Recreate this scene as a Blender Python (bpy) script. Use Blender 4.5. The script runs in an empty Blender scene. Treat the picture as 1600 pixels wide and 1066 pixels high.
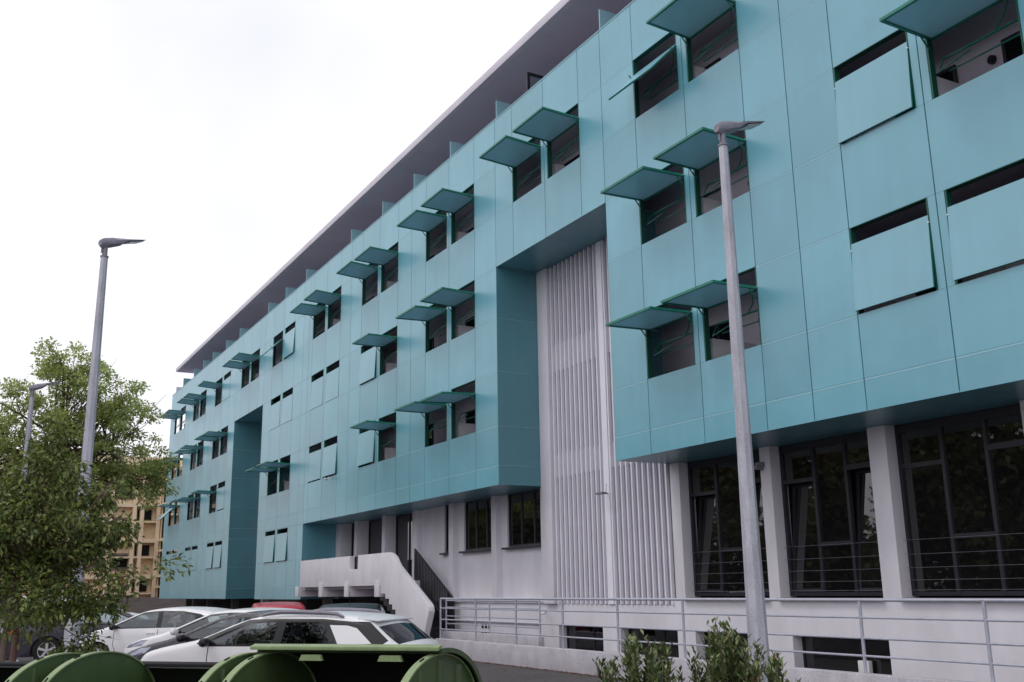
import bpy, bmesh, math, random
import numpy as np
from mathutils import Vector, Matrix
from mathutils.geometry import delaunay_2d_cdt
R = math.radians
random.seed(7)
SC = bpy.context.scene
COL = SC.collection

# ------------------------------------------------------------------ camera
# eye level is z = 0, the parking ground is z = G
G = -1.68
cam = bpy.data.objects.new('camera', bpy.data.cameras.new('camera'))
COL.objects.link(cam); SC.camera = cam
cam.data.sensor_width = 36.0; cam.data.lens = 35.312
cam.data.clip_start = 0.1; cam.data.clip_end = 3000
rt = (0.484948, 0.874411, -0.015186); up = (0.216004, -0.102933, 0.970952); fw = (-0.847448, 0.474141, 0.238793)
cam.matrix_world = Matrix(((rt[0], up[0], -fw[0], 0), (rt[1], up[1], -fw[1], 0), (rt[2], up[2], -fw[2], 0), (0, 0, 0, 1)))

# ------------------------------------------------------------------ world and sun
W = bpy.data.worlds.new('World'); SC.world = W; W.use_nodes = True
nt = W.node_tree; nt.nodes.clear()
o = nt.nodes.new('ShaderNodeOutputWorld'); bg = nt.nodes.new('ShaderNodeBackground')
sky = nt.nodes.new('ShaderNodeTexSky'); sky.sky_type = 'NISHITA'; sky.sun_disc = False
sky.sun_elevation = R(58); sky.sun_rotation = R(200); sky.air_density = 1.0; sky.dust_density = 3.0
sc_ = nt.nodes.new('ShaderNodeVectorMath'); sc_.operation = 'SCALE'; sc_.inputs['Scale'].default_value = 0.10
tc = nt.nodes.new('ShaderNodeTexCoord')
ns = nt.nodes.new('ShaderNodeTexNoise'); ns.inputs['Scale'].default_value = 1.6; ns.inputs['Detail'].default_value = 5
cr = nt.nodes.new('ShaderNodeValToRGB')
cr.color_ramp.elements[0].position = 0.30; cr.color_ramp.elements[0].color = (.85, .86, .92, 1)
cr.color_ramp.elements[1].position = 0.66; cr.color_ramp.elements[1].color = (1.22, 1.20, 1.26, 1)
mx = nt.nodes.new('ShaderNodeMix'); mx.data_type = 'RGBA'; mx.inputs[0].default_value = 0.9
nt.links.new(sky.outputs[0], sc_.inputs[0]); nt.links.new(tc.outputs['Generated'], ns.inputs['Vector'])
nt.links.new(ns.outputs['Fac'], cr.inputs[0])
nt.links.new(sc_.outputs[0], mx.inputs[6]); nt.links.new(cr.outputs[0], mx.inputs[7])
nt.links.new(mx.outputs[2], bg.inputs['Color']); bg.inputs['Strength'].default_value = 1.0
nt.links.new(bg.outputs[0], o.inputs['Surface'])
sl = bpy.data.lights.new('sun', 'SUN'); sl.energy = 0.6; sl.angle = R(14); sl.color = (1, .96, .9)
so = bpy.data.objects.new('sun', sl); COL.objects.link(so)
sd = Vector((-0.15, -0.50, 0.85)).normalized()
so.rotation_euler = sd.to_track_quat('Z', 'Y').to_euler()
SC.view_settings.view_transform = 'Standard'; SC.view_settings.look = 'None'
SC.view_settings.exposure = 0.16; SC.view_settings.gamma = 1.0
SC.cycles.max_bounces = 8; SC.cycles.transparent_max_bounces = 16

# ------------------------------------------------------------------ materials
def mat(name, col, rough=0.6, metal=0.0, var=0.0, vscale=3.0, bump=0.0, bscale=40.0, spec=0.5, col2=None, stretch=None,
        island=None, trans=0.0, bdist=0.01, fine=0.0, fscale=60.0, ior=1.5):
    m = bpy.data.materials.new(name); m.use_nodes = True; t = m.node_tree; n = t.nodes; L = t.links
    p = n['Principled BSDF']; p.inputs['Base Color'].default_value = (*col, 1); p.inputs['Roughness'].default_value = rough
    p.inputs['Metallic'].default_value = metal; p.inputs['Specular IOR Level'].default_value = spec; p.inputs['IOR'].default_value = ior
    tcn = n.new('ShaderNodeTexCoord'); vec = tcn.outputs['Object']
    if stretch:
        mp = n.new('ShaderNodeMapping'); mp.inputs['Scale'].default_value = stretch; L.new(vec, mp.inputs['Vector']); vec2 = mp.outputs[0]
    else: vec2 = vec
    out = None
    if var or col2:
        nz = n.new('ShaderNodeTexNoise'); nz.inputs['Scale'].default_value = vscale; nz.inputs['Detail'].default_value = 6; nz.inputs['Roughness'].default_value = .6
        L.new(vec2, nz.inputs['Vector'])
        r = n.new('ShaderNodeValToRGB'); r.color_ramp.elements[0].position = .3; r.color_ramp.elements[1].position = .7
        c2 = col2 or tuple(min(1, c * (1 + var)) for c in col); c1 = tuple(c * (1 - var) for c in col)
        r.color_ramp.elements[0].color = (*c1, 1); r.color_ramp.elements[1].color = (*c2, 1)
        L.new(nz.outputs['Fac'], r.inputs[0]); out = r.outputs[0]
    if island:
        g = n.new('ShaderNodeNewGeometry'); r = n.new('ShaderNodeValToRGB')
        for i, (pos, c) in enumerate(island):
            e = r.color_ramp.elements[i] if i < 2 else r.color_ramp.elements.new(pos)
            e.position = pos; e.color = (*c, 1)
        L.new(g.outputs['Random Per Island'], r.inputs[0]); out = r.outputs[0]
    if fine:
        f = n.new('ShaderNodeTexNoise'); f.inputs['Scale'].default_value = fscale; f.inputs['Detail'].default_value = 3
        L.new(vec, f.inputs['Vector'])
        hs = n.new('ShaderNodeMapRange'); hs.inputs[3].default_value = 1 - fine; hs.inputs[4].default_value = 1 + fine
        hs.inputs[1].default_value = .3; hs.inputs[2].default_value = .7
        L.new(f.outputs['Fac'], hs.inputs[0])
        vm = n.new('ShaderNodeVectorMath'); vm.operation = 'SCALE'
        if out: L.new(out, vm.inputs[0])
        else: vm.inputs[0].default_value = col
        L.new(hs.outputs[0], vm.inputs['Scale']); out = vm.outputs[0]
    if out: L.new(out, p.inputs['Base Color'])
    if bump:
        b = n.new('ShaderNodeTexNoise'); b.inputs['Scale'].default_value = bscale; b.inputs['Detail'].default_value = 5
        L.new(vec2, b.inputs['Vector']); bn = n.new('ShaderNodeBump'); bn.inputs['Strength'].default_value = bump; bn.inputs['Distance'].default_value = bdist
        L.new(b.outputs['Fac'], bn.inputs['Height']); L.new(bn.outputs[0], p.inputs['Normal'])
    if trans:
        tl = n.new('ShaderNodeBsdfTranslucent'); mxs = n.new('ShaderNodeMixShader'); mxs.inputs[0].default_value = trans
        if out: L.new(out, tl.inputs['Color'])
        else: tl.inputs['Color'].default_value = (*col, 1)
        L.new(p.outputs[0], mxs.inputs[1]); L.new(tl.outputs[0], mxs.inputs[2])
        L.new(mxs.outputs[0], n['Material Output'].inputs['Surface'])
    return m

def perforated(name, col, rough, dark, panel_var=.06, trans=0, see=0):
    """teal metal sheet: each panel slightly different, tiny punched holes, soft rain streaks, gentle oil-canning"""
    m = mat(name, col, rough=rough, spec=0.95)
    t = m.node_tree; n = t.nodes; L = t.links; p = n['Principled BSDF']
    tcn = n.new('ShaderNodeTexCoord'); g = n.new('ShaderNodeNewGeometry')
    vor = n.new('ShaderNodeTexVoronoi'); vor.feature = 'F1'; vor.inputs['Scale'].default_value = 26; vor.inputs['Randomness'].default_value = 0
    L.new(tcn.outputs['Object'], vor.inputs['Vector'])
    lt = n.new('ShaderNodeMath'); lt.operation = 'LESS_THAN'; lt.inputs[1].default_value = .24; L.new(vor.outputs['Distance'], lt.inputs[0])
    mp = n.new('ShaderNodeMapping'); mp.inputs['Scale'].default_value = (3.5, 3.5, .12); L.new(tcn.outputs['Object'], mp.inputs['Vector'])
    st = n.new('ShaderNodeTexNoise'); st.inputs['Scale'].default_value = 1.0; st.inputs['Detail'].default_value = 6; L.new(mp.outputs[0], st.inputs['Vector'])
    big = n.new('ShaderNodeTexNoise'); big.inputs['Scale'].default_value = .7; big.inputs['Detail'].default_value = 4; L.new(tcn.outputs['Object'], big.inputs['Vector'])
    def rng(src, a, b, lo, hi):
        r = n.new('ShaderNodeMapRange'); r.inputs[1].default_value = a; r.inputs[2].default_value = b; r.inputs[3].default_value = lo; r.inputs[4].default_value = hi
        L.new(src, r.inputs[0]); return r.outputs[0]
    def mul(a, b):
        q = n.new('ShaderNodeMath'); q.operation = 'MULTIPLY'; L.new(a, q.inputs[0]); L.new(b, q.inputs[1]); return q.outputs[0]
    s = mul(rng(st.outputs['Fac'], 3e-1, .7, .97, 1.03), rng(g.outputs['Random Per Island'], 0, 1, 1 - panel_var, 1 + panel_var))
    s = mul(s, rng(big.outputs['Fac'], .3, .7, .94, 1.06))
    s = mul(s, rng(lt.outputs[0], 0, 1, 1.0, dark))
    vm = n.new('ShaderNodeVectorMath'); vm.operation = 'SCALE'; vm.inputs[0].default_value = col; L.new(s, vm.inputs['Scale'])
    L.new(vm.outputs[0], p.inputs['Base Color'])
    bn = n.new('ShaderNodeBump'); bn.inputs['Strength'].default_value = .35; bn.inputs['Distance'].default_value = .05
    L.new(big.outputs['Fac'], bn.inputs['Height']); L.new(bn.outputs[0], p.inputs['Normal'])
    if see:
        tp = n.new('ShaderNodeBsdfTransparent'); mxs = n.new('ShaderNodeMixShader'); mxs.inputs[0].default_value = see
        L.new(p.outputs[0], mxs.inputs[1]); L.new(tp.outputs[0], mxs.inputs[2]); L.new(mxs.outputs[0], n['Material Output'].inputs['Surface'])
    if trans:      # daylight coming through the punched holes
        tl = n.new('ShaderNodeBsdfTranslucent'); tl.inputs['Color'].default_value = (.40, .58, .66, 1)
        mxs = n.new('ShaderNodeMixShader'); mxs.inputs[0].default_value = trans
        L.new(p.outputs[0], mxs.inputs[1]); L.new(tl.outputs[0], mxs.inputs[2]); L.new(mxs.outputs[0], n['Material Output'].inputs['Surface'])
    return m

def glass(name, tint, base=.11, refl=.6, dark=(.01, .011, .012), see=0.0):
    m = bpy.data.materials.new(name); m.use_nodes = True; t = m.node_tree; n = t.nodes; L = t.links
    n.remove(n['Principled BSDF'])
    gl = n.new('ShaderNodeBsdfGlossy'); gl.inputs['Roughness'].default_value = .02; gl.inputs['Color'].default_value = (.9, .95, 1, 1)
    tr = n.new('ShaderNodeBsdfTransparent'); tr.inputs['Color'].default_value = (*tint, 1)
    lw = n.new('ShaderNodeLayerWeight'); lw.inputs['Blend'].default_value = .5
    pw_ = n.new('ShaderNodeMath'); pw_.operation = 'POWER'; pw_.inputs[1].default_value = 4; L.new(lw.outputs['Facing'], pw_.inputs[0])
    fr = n.new('ShaderNodeMapRange'); fr.inputs[3].default_value = base; fr.inputs[4].default_value = 1; L.new(pw_.outputs[0], fr.inputs[0])
    ms = n.new('ShaderNodeMixShader'); L.new(fr.outputs[0], ms.inputs[0]); L.new(tr.outputs[0], ms.inputs[1]); L.new(gl.outputs[0], ms.inputs[2])
    L.new(ms.outputs[0], n['Material Output'].inputs['Surface'])
    return m

M = dict(
    teal=perforated('teal_perforated_metal', (.145, .397, .487), .30, .66, .06),
    teal_shutter=perforated('teal_shutter_sheet', (.20, .42, .48), .33, .8, trans=.45),
    teal_closed=perforated('teal_closed_shutter_sheet', (.165, .407, .493), .30, .70, .05),
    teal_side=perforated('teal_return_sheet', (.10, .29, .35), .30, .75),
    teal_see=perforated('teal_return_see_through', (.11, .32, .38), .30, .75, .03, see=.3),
    teal_edge=mat('teal_panel_edge', (.30, .54, .62), .4),
    green=mat('dark_green_frame', (.010, .19, .13), .4, var=.15, vscale=8),
    green_dark=mat('green_reveal', (.004, .085, .06), .5),
    green_bar=mat('green_bar', (.01, .16, .12), .35),
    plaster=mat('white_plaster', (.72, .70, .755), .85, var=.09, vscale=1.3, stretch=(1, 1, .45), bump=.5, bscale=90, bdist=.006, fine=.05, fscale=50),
    plaster_shade=mat('shaded_plaster', (.62, .57, .66), .85, var=.07, vscale=1.5, bump=.35, bscale=60, fine=.05),  # darker copy of the white plaster, shade put into its colour
    rib=mat('white_rib', (.84, .825, .89), .6, var=.04, vscale=2),
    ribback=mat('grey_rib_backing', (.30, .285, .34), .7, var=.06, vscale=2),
    screen_band=mat('screen_band', (.44, .42, .48), .75, var=.06),
    sill=mat('sill_stone', (.26, .23, .21), .7, var=.1),
    roof=mat('roof_concrete', (.68, .64, .72), .8, var=.08, vscale=.8, bump=.2, bscale=20, fine=.04),
    soffit=mat('roof_soffit', (.66, .60, .70), .85, var=.06, vscale=.5, fine=.03, fscale=20),
    dark=mat('dark_grey_metal', (.018, .018, .026), .45, var=.15),
    anth=mat('anthracite_frame', (.016, .017, .026), .42, var=.1),
    pane=mat('dark_window_pane', (.008, .008, .009), .015, spec=.5, ior=1.9, bump=.12, bscale=.8, bdist=.02),
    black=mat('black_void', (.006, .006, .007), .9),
    curtain=mat('pale_curtain', (.35, .34, .40), .9, var=.1, vscale=8),
    galv=mat('galvanised_steel', (.43, .43, .49), .5, metal=.2, var=.22, vscale=9, stretch=(1, 1, .25), fine=.1, fscale=45),
    galv_rail=mat('galvanised_rail', (.43, .44, .52), .45, metal=.2, var=.12, vscale=6, fine=.06),
    lamphead=mat('grey_lamp_housing', (.22, .21, .25), .45, metal=.2, var=.12, vscale=10),
    led=mat('lamp_lens', (.45, .43, .46), .25),
    curb=mat('pale_concrete', (.50, .475, .52), .9, var=.16, vscale=2.2, bump=.5, bscale=22, bdist=.012, fine=.10, fscale=30),
    asphalt=mat('asphalt', (.075, .066, .068), .92, var=.22, vscale=.9, bump=.6, bscale=160, bdist=.006, fine=.22, fscale=120),
    paving=mat('pale_paving', (.33, .30, .29), .9, var=.18, vscale=1.4, bump=.4, bscale=50, fine=.1),
    grass=mat('grass', (.05, .10, .02), .9, island=[(0, (.03, .07, .012)), (1, (.11, .16, .03))]),
    litter=mat('dry_leaf', (.10, .04, .03), .9, island=[(0, (.07, .025, .02)), (.5, (.16, .06, .04)), (1, (.22, .12, .06))]),
    tan=mat('tan_render', (.80, .64, .45), .85, var=.06, vscale=.3, fine=.04, fscale=8),
    tan_light=mat('pale_tan_trim', (.82, .68, .5), .85),
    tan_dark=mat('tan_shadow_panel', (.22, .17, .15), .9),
    greywall=mat('brown_grey_wall', (.20, .165, .16), .9, var=.2, vscale=1.0, stretch=(1, 1, 6)),
    bark=mat('bark', (.10, .07, .05), .95, var=.35, vscale=9, stretch=(1, 1, .2), bump=.8, bscale=30),
    bark_red=mat('reddish_bark', (.16, .09, .075), .9, var=.3, vscale=12, stretch=(1, 1, .2), bump=.6, bscale=40),
    stake=mat('weathered_stake', (.14, .10, .08), .9, var=.3, vscale=10, stretch=(1, 1, .1)),
    leaf_far=mat('leaf_far', (.08, .12, .03), .6, island=[(0, (.22, .28, .08)), (.5, (.38, .45, .15)), (1, (.58, .64, .28))], trans=.6),
    leaf_near=mat('leaf_near', (.07, .11, .03), .42, island=[(0, (.05, .08, .02)), (.5, (.11, .15, .035)), (1, (.30, .34, .09))], trans=.40),
    leaf_shrub=mat('leaf_shrub', (.07, .11, .03), .38, island=[(0, (.05, .08, .025)), (.55, (.11, .15, .05)), (.97, (.25, .29, .12)), (1, (.3, .12, .06))], trans=.2),
    leaf_back=mat('leaf_back', (.04, .06, .02), .7, island=[(0, (.09, .09, .03)), (1, (.22, .20, .08))], trans=.2),
    bin=mat('green_bin_plastic', (.052, .088, .030), .40, var=.12, vscale=4, fine=.06, fscale=20, bump=.15, bscale=120),
    bin_edge=mat('worn_green_rim', (.21, .28, .13), .5, var=.15, vscale=10, fine=.08),
    bin_in=mat('bin_interior', (.006, .007, .006), .6),
    rubber=mat('tyre_rubber', (.012, .012, .013), .85, bump=.3, bscale=60),
    alloy=mat('alloy_rim', (.55, .55, .58), .3, metal=.7),
    chrome=mat('chrome', (.7, .7, .72), .15, metal=1),
    trim=mat('black_trim', (.010, .010, .012), .4),
    seat=mat('seat_fabric', (.03, .03, .035), .9),
    white=mat('white_car_paint', (.78, .77, .79), .22, spec=.55),
    darkpaint=mat('dark_grey_car_paint', (.045, .042, .06), .2, metal=.3, spec=.6),
    blackpaint=mat('black_car_paint', (.008, .008, .009), .3, spec=.3),
    redpaint=mat('red_car_paint', (.45, .03, .05), .25, spec=.6),
    redlamp=mat('red_lamp', (.5, .02, .03), .2),
    clearlamp=mat('clear_lamp', (.35, .37, .45), .1, metal=.5),
    carglass=glass('car_glass', (.86, .93, .93), .10),
    tinted=glass('tinted_car_glass', (.06, .06, .075), .045),
    purple=mat('purple_cloth', (.12, .03, .14), .9),
    whitebox=mat('white_plastic', (.75, .75, .76), .4),
)

# ------------------------------------------------------------------ mesh helpers
class MB:
    def __init__(s): s.v = []; s.f = []; s.mi = []
    def box(s, x0, x1, y0, y1, z0, z1, mi=0):
        b = len(s.v)
        s.v += [(x0, y0, z0), (x1, y0, z0), (x1, y1, z0), (x0, y1, z0), (x0, y0, z1), (x1, y0, z1), (x1, y1, z1), (x0, y1, z1)]
        s.f += [tuple(b + i for i in q) for q in ((0, 3, 2, 1), (4, 5, 6, 7), (0, 1, 5, 4), (1, 2, 6, 5), (2, 3, 7, 6), (3, 0, 4, 7))]
        s.mi += [mi] * 6; return s
    def obox(s, c, sz, rot, mi=0):
        """box of size sz centred at c turned by the 3x3 matrix rot"""
        b = len(s.v)
        for dz in (-.5, .5):
            for dx, dy in ((-.5, -.5), (.5, -.5), (.5, .5), (-.5, .5)):
                s.v.append(tuple(Vector(c) + rot @ Vector((dx * sz[0], dy * sz[1], dz * sz[2]))))
        s.f += [tuple(b + i for i in q) for q in ((0, 3, 2, 1), (4, 5, 6, 7), (0, 1, 5, 4), (1, 2, 6, 5), (2, 3, 7, 6), (3, 0, 4, 7))]
        s.mi += [mi] * 6; return s
    def tube(s, pts, rad, n=8, caps=True, mi=0):
        pts = [Vector(p) for p in pts]; rs = rad if isinstance(rad, (list, tuple)) else [rad] * len(pts)
        rings = []; prev = None
        for i, p in enumerate(pts):
            d = (pts[min(i + 1, len(pts) - 1)] - pts[max(i - 1, 0)]).normalized()
            a = Vector((0, 0, 1)) if abs(d.z) < .9 else Vector((1, 0, 0))
            if prev is not None: a = prev
            u = (a - d * a.dot(d)).normalized(); w = d.cross(u); prev = u
            b = len(s.v); rings.append(b)
            for k in range(n):
                t = 2 * math.pi * k / n; s.v.append(tuple(p + (u * math.cos(t) + w * math.sin(t)) * rs[i]))
        for a, b in zip(rings, rings[1:]):
            for k in range(n): s.f.append((a + k, a + (k + 1) % n, b + (k + 1) % n, b + k)); s.mi.append(mi)
        if caps:
            s.f.append(tuple(rings[0] + k for k in range(n))[::-1]); s.f.append(tuple(rings[-1] + k for k in range(n))); s.mi += [mi, mi]
        return s
    def prism(s, poly, axis, a, b, mi=0):
        """extrude the 2D polygon along axis ('x','y','z') from a to b"""
        n = len(poly); k = len(s.v)
        for t in (a, b):
            for p, q in poly:
                s.v.append({'x': (t, p, q), 'y': (p, t, q), 'z': (p, q, t)}[axis])
        s.f.append(tuple(range(k, k + n))[::-1]); s.f.append(tuple(range(k + n, k + 2 * n))); s.mi += [mi, mi]
        for i in range(n): s.f.append((k + i, k + (i + 1) % n, k + n + (i + 1) % n, k + n + i)); s.mi.append(mi)
        return s
    def quad(s, *p, mi=0):
        b = len(s.v); s.v += [tuple(q) for q in p]; s.f.append(tuple(range(b, b + len(p)))); s.mi.append(mi); return s
    def build(s, name, mats, parent=None, smooth=False, bevel=0, label=None, angle=35, weld=False):
        off = wloc(parent)
        me = bpy.data.meshes.new(name)
        me.from_pydata([(x - off[0], y - off[1], z - off[2]) for x, y, z in s.v], [], s.f)
        if not isinstance(mats, (list, tuple)): mats = [mats]
        for m in mats: me.materials.append(m)
        me.polygons.foreach_set('material_index', s.mi)
        bm = bmesh.new(); bm.from_mesh(me)
        if weld: bmesh.ops.remove_doubles(bm, verts=bm.verts, dist=.0005)
        bmesh.ops.recalc_face_normals(bm, faces=bm.faces)
        if bevel:
            es = [e for e in bm.edges if len(e.link_faces) == 2 and e.calc_face_angle(0) > R(30)]
            bmesh.ops.bevel(bm, geom=es, offset=bevel, segments=2, affect='EDGES', profile=.6)
        bm.to_mesh(me); bm.free()
        if smooth or bevel:
            me.shade_smooth(); me.set_sharp_from_angle(angle=R(angle))
        ob = bpy.data.objects.new(name, me); COL.objects.link(ob)
        if parent is not None: ob.parent = parent
        if label: ob['label'] = label
        return ob

def wloc(o):
    x = Vector((0, 0, 0))
    while o is not None: x += o.location; o = o.parent
    return x
def tag(o, label, cat, group=None, kind=None):
    o['label'] = label; o['category'] = cat
    if group: o['group'] = group
    if kind: o['kind'] = kind
    return o
def thing(name, loc, label, cat, group=None):
    o = bpy.data.objects.new(name, None); COL.objects.link(o); o.location = loc; o.empty_display_size = .3
    return tag(o, label, cat, group)
def struct(o): o['kind'] = 'structure'; return o
def stuff(o): o['kind'] = 'stuff'; return o
def copy_tree(o, parent=None):
    c = o.copy(); COL.objects.link(c); c.parent = parent
    for ch in [x for x in COL.objects if x.parent == o]: copy_tree(ch, c)
    return c

# ================================================================== ground
g = MB(); g.quad((-700, -500, G), (500, -500, G), (500, 700, G), (-700, 700, G))
struct(g.build('ground', M['asphalt']))
pv = MB(); pv.box(-60, -8.5, -6, 1.75, G + .004, G + .12)
struct(pv.build('pavement', M['paving'], bevel=.01))
kb = MB()
for i in range(52): kb.box(-60 + i, -60 + i + .99, 1.754, 1.90, G + .004, G + .14)
struct(kb.build('kerb', M['curb'], bevel=.01))

# ================================================================== the long teal building
YF = 13.25; YI = 14.72; TOP = 13.73; XE = -73.6; XR_END = 6.0
B = thing('teal_building', (-35, 14, G), 'long four storey building clad in teal perforated metal panels with propped shutters', 'building')
SILL = {1: 10.71, 2: 7.57, 3: 4.44, 4: 1.31}; HEAD = {1: 12.23, 2: 9.09, 3: 6.0, 4: 2.84}
PAIRS = {'A8': (-72.05, -68.5), 'A7': (-65.98, -62.4), 'A6': (-59.95, -56.36), 'A5': (-53.85, -50.3), 'A4': (-47.85, -44.27),
         'A3': (-41.59, -38.0), 'A2': (-35.57, -31.97), 'A1': (-29.55, -25.94), 'A0': (-23.51, -19.96), 'B1': (-17.56, -13.94), 'C1': (-11.58, -8.0)}
ST = {1: dict(A8='oo', A7='oo', A6='oc', A5='oo', A4='tj', A3='oo', A2='oo', A1='oo', A0='oo', B1='to'),
      2: dict(A8='oo', A7='oo', A6='oo', A4='cc', A3='cc', A2='jo', A1='oo', B1='oo', C1='jo'),
      3: dict(A8='to', A7='oo', A6='oc', A4='oo', A3='cj', A2='jo', A1='oo', B1='oo', C1='jj'),
      4: dict(A8='cc', A7='cc', A6='jj', A4='jj')}
RECL = (-54.95, -49.28); RECR = (-24.56, -18.91); STEP = -42.1; RTOP = 9.10; BOT = 2.78; BOTL = -.33
def openings():
    for r, d in ST.items():
        for k, s in d.items():
            x0, x1 = PAIRS[k]; mc = (x0 + x1) / 2
            yield r, k, 0, x0, mc - .165, s[0]
            yield r, k, 1, mc + .165, x1, s[1]
OPEN = list(openings())
ZB = sorted({round(v, 3) for v in list(SILL.values()) + list(HEAD.values())} | {3.33, .19, BOT + 0.001, BOTL, TOP})
ZB = [BOTL, .19, 1.31, BOT, 3.33, 4.44, 6.0, 7.57, 9.09, 10.71, 12.23, TOP]
XS = [XE]
keys = list(PAIRS)
for i, k in enumerate(keys):
    x0, x1 = PAIRS[k]
    if i: XS.append((PAIRS[keys[i - 1]][1] + x0) / 2)
    XS += [x0, (x0 + x1) / 2, x1]
XS += [-6.8, -5.6, -3.8, -2.0, -.8, .4, 2.2, 4.0, XR_END]
for r_ in (RECL, RECR): XS += list(r_)
XS.append(STEP)
XS = sorted(XS)
XS2 = [XS[0]]
for x in XS[1:]:
    if x - XS2[-1] > .30: XS2.append(x)
    elif x in (*RECL, *RECR, STEP): XS2[-1] = x
XS = XS2
def inside(xa, xb, za, zb):
    xm, zm = (xa + xb) / 2, (za + zb) / 2
    if zm < BOT and xm > STEP: return False
    if RECL[0] < xm < RECL[1] and zm < RTOP: return False
    if RECR[0] < xm < RECR[1] and zm < RTOP: return False
    return True
clad = MB(); strip = MB(); sub = MB()
T = .02; gp = .010
for za, zb in zip(ZB, ZB[1:]):
    if zb - za < .02: continue
    row = [q for q in OPEN if SILL[q[0]] < (za + zb) / 2 < HEAD[q[0]]]
    cuts = set(XS)
    for q in row: cuts |= {q[3], q[4]}
    cuts = sorted(cuts)
    for xa, xb in zip(cuts, cuts[1:]):
        if xb - xa < .01 or not inside(xa, xb, za, zb): continue
        if any(q[3] - .01 < (xa + xb) / 2 < q[4] + .01 for q in row): continue
        clad.box(xa + gp, xb - gp, YF, YF + T, za + .002, zb - .002)
    # pale folded edge along the lower side of each course
for za in ZB[1:-1]:
    for xa, xb in zip(XS, XS[1:]):
        zc = za
        if not inside(xa, xb, zc - .02, zc - .02 + .001): continue
        sp = [(xa, xb)]
        for q in OPEN:
            if SILL[q[0]] - .03 < zc < HEAD[q[0]] + .03 and q[3] - .01 < (xa + xb) / 2 < q[4] + .35:
                if abs(zc - HEAD[q[0]]) < .03 or abs(zc - SILL[q[0]]) < .03: sp = []
        for a, b in sp: clad.box(a + gp + .002, b - gp - .002, YF - .003, YF - .0005, zc - .034, zc - .008, mi=1)
for x in XS:
    for za, zb in zip(ZB, ZB[1:]):
        if zb - za < .02: continue
        if not (inside(x - .06, x - .04, za, zb) and inside(x + .04, x + .06, za, zb)): continue
        if any(SILL[q[0]] < (za + zb) / 2 < HEAD[q[0]] and q[3] - .02 < x < q[4] + .02 for q in OPEN):
            continue
        sub.box(x - .03, x + .03, YF + T + .002, YF + T + .03, za, zb)
clad.build('cladding', [M['teal'], M['teal_edge']], B)
sub.build('cladding_rail', M['green'], B)
cap = MB(); cap.box(XE, XR_END, YF - .012, YF + .22, TOP + .002, TOP + .032); cap.build('parapet_cap', M['teal_edge'], B)
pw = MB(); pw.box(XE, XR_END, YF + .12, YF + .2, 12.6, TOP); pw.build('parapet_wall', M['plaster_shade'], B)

# returns (side sheets) of recesses and step, recess ceilings, soffits
def side_sheet(x, z0, z1, y1=YI, see=False):
    m = MB(); ys = [YF + T, (YF + y1) / 2 + .2, y1 - .002]
    zs = [z for z in ZB if z0 < z < z1]; zs = [z0] + zs + [z1]
    for a, b in zip(zs, zs[1:]):
        m.box(x - .011, x + .011, ys[0] + .004, ys[2], a + .004, b - .004)
    m2 = MB()
    for z in zs[1:-1]: m2.box(x - .014, x + .014, ys[0] + .004, ys[2] - .002, z - .012, z - .003)
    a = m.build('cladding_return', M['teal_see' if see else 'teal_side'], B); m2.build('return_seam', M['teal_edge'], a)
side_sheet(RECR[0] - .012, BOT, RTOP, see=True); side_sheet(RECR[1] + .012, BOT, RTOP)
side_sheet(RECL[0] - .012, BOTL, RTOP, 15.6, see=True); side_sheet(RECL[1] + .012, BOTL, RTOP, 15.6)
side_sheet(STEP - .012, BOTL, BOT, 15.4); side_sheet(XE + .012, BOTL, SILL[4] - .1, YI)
for x_, zl, y1 in ((RECR[0] - .30, (3.5, 6.62), YI), (RECL[0] - .30, (.36, 3.5, 6.62), 15.5)):
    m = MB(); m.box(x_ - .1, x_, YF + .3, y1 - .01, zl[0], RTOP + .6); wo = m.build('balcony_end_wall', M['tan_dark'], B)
    for z in zl:
        w_ = MB(); w_.box(x_ + .001, x_ + .03, YF + .5, y1 - .35, z + .25, z + 1.9); fo = w_.build('balcony_glazing', M['plaster'], B)
        q = MB(); q.box(x_ + .031, x_ + .04, YF + .57, y1 - .42, z + .32, z + 1.83); q.build('pane', M['black'], fo)
def ceiling_sheet(x0, x1, z, y1, name='recess_ceiling', step=2.0):
    m = MB(); n = max(1, round((x1 - x0) / step))
    for i in range(n):
        a = x0 + (x1 - x0) * i / n; b = x0 + (x1 - x0) * (i + 1) / n
        m.box(a + .005, b - .005, YF + .003, y1, z + .003, z + .025)
    m.build(name, M['teal_side'], B)
ceiling_sheet(RECR[0], RECR[1], RTOP, YI - .01, step=2.9); ceiling_sheet(RECL[0], RECL[1], RTOP, 15.58, step=2.9)
ceiling_sheet(RECR[1], XR_END, BOT, 15.3, 'overhang_soffit', 3.0)
ceiling_sheet(STEP, RECR[0], BOT, 15.3, 'overhang_soffit', 3.0)
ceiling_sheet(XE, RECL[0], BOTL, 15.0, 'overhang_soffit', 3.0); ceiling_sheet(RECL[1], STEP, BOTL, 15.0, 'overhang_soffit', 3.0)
ca = MB()
for (a, b, z, y1) in ((RECR[0], RECR[1], RTOP, YI), ):
    pass

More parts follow.
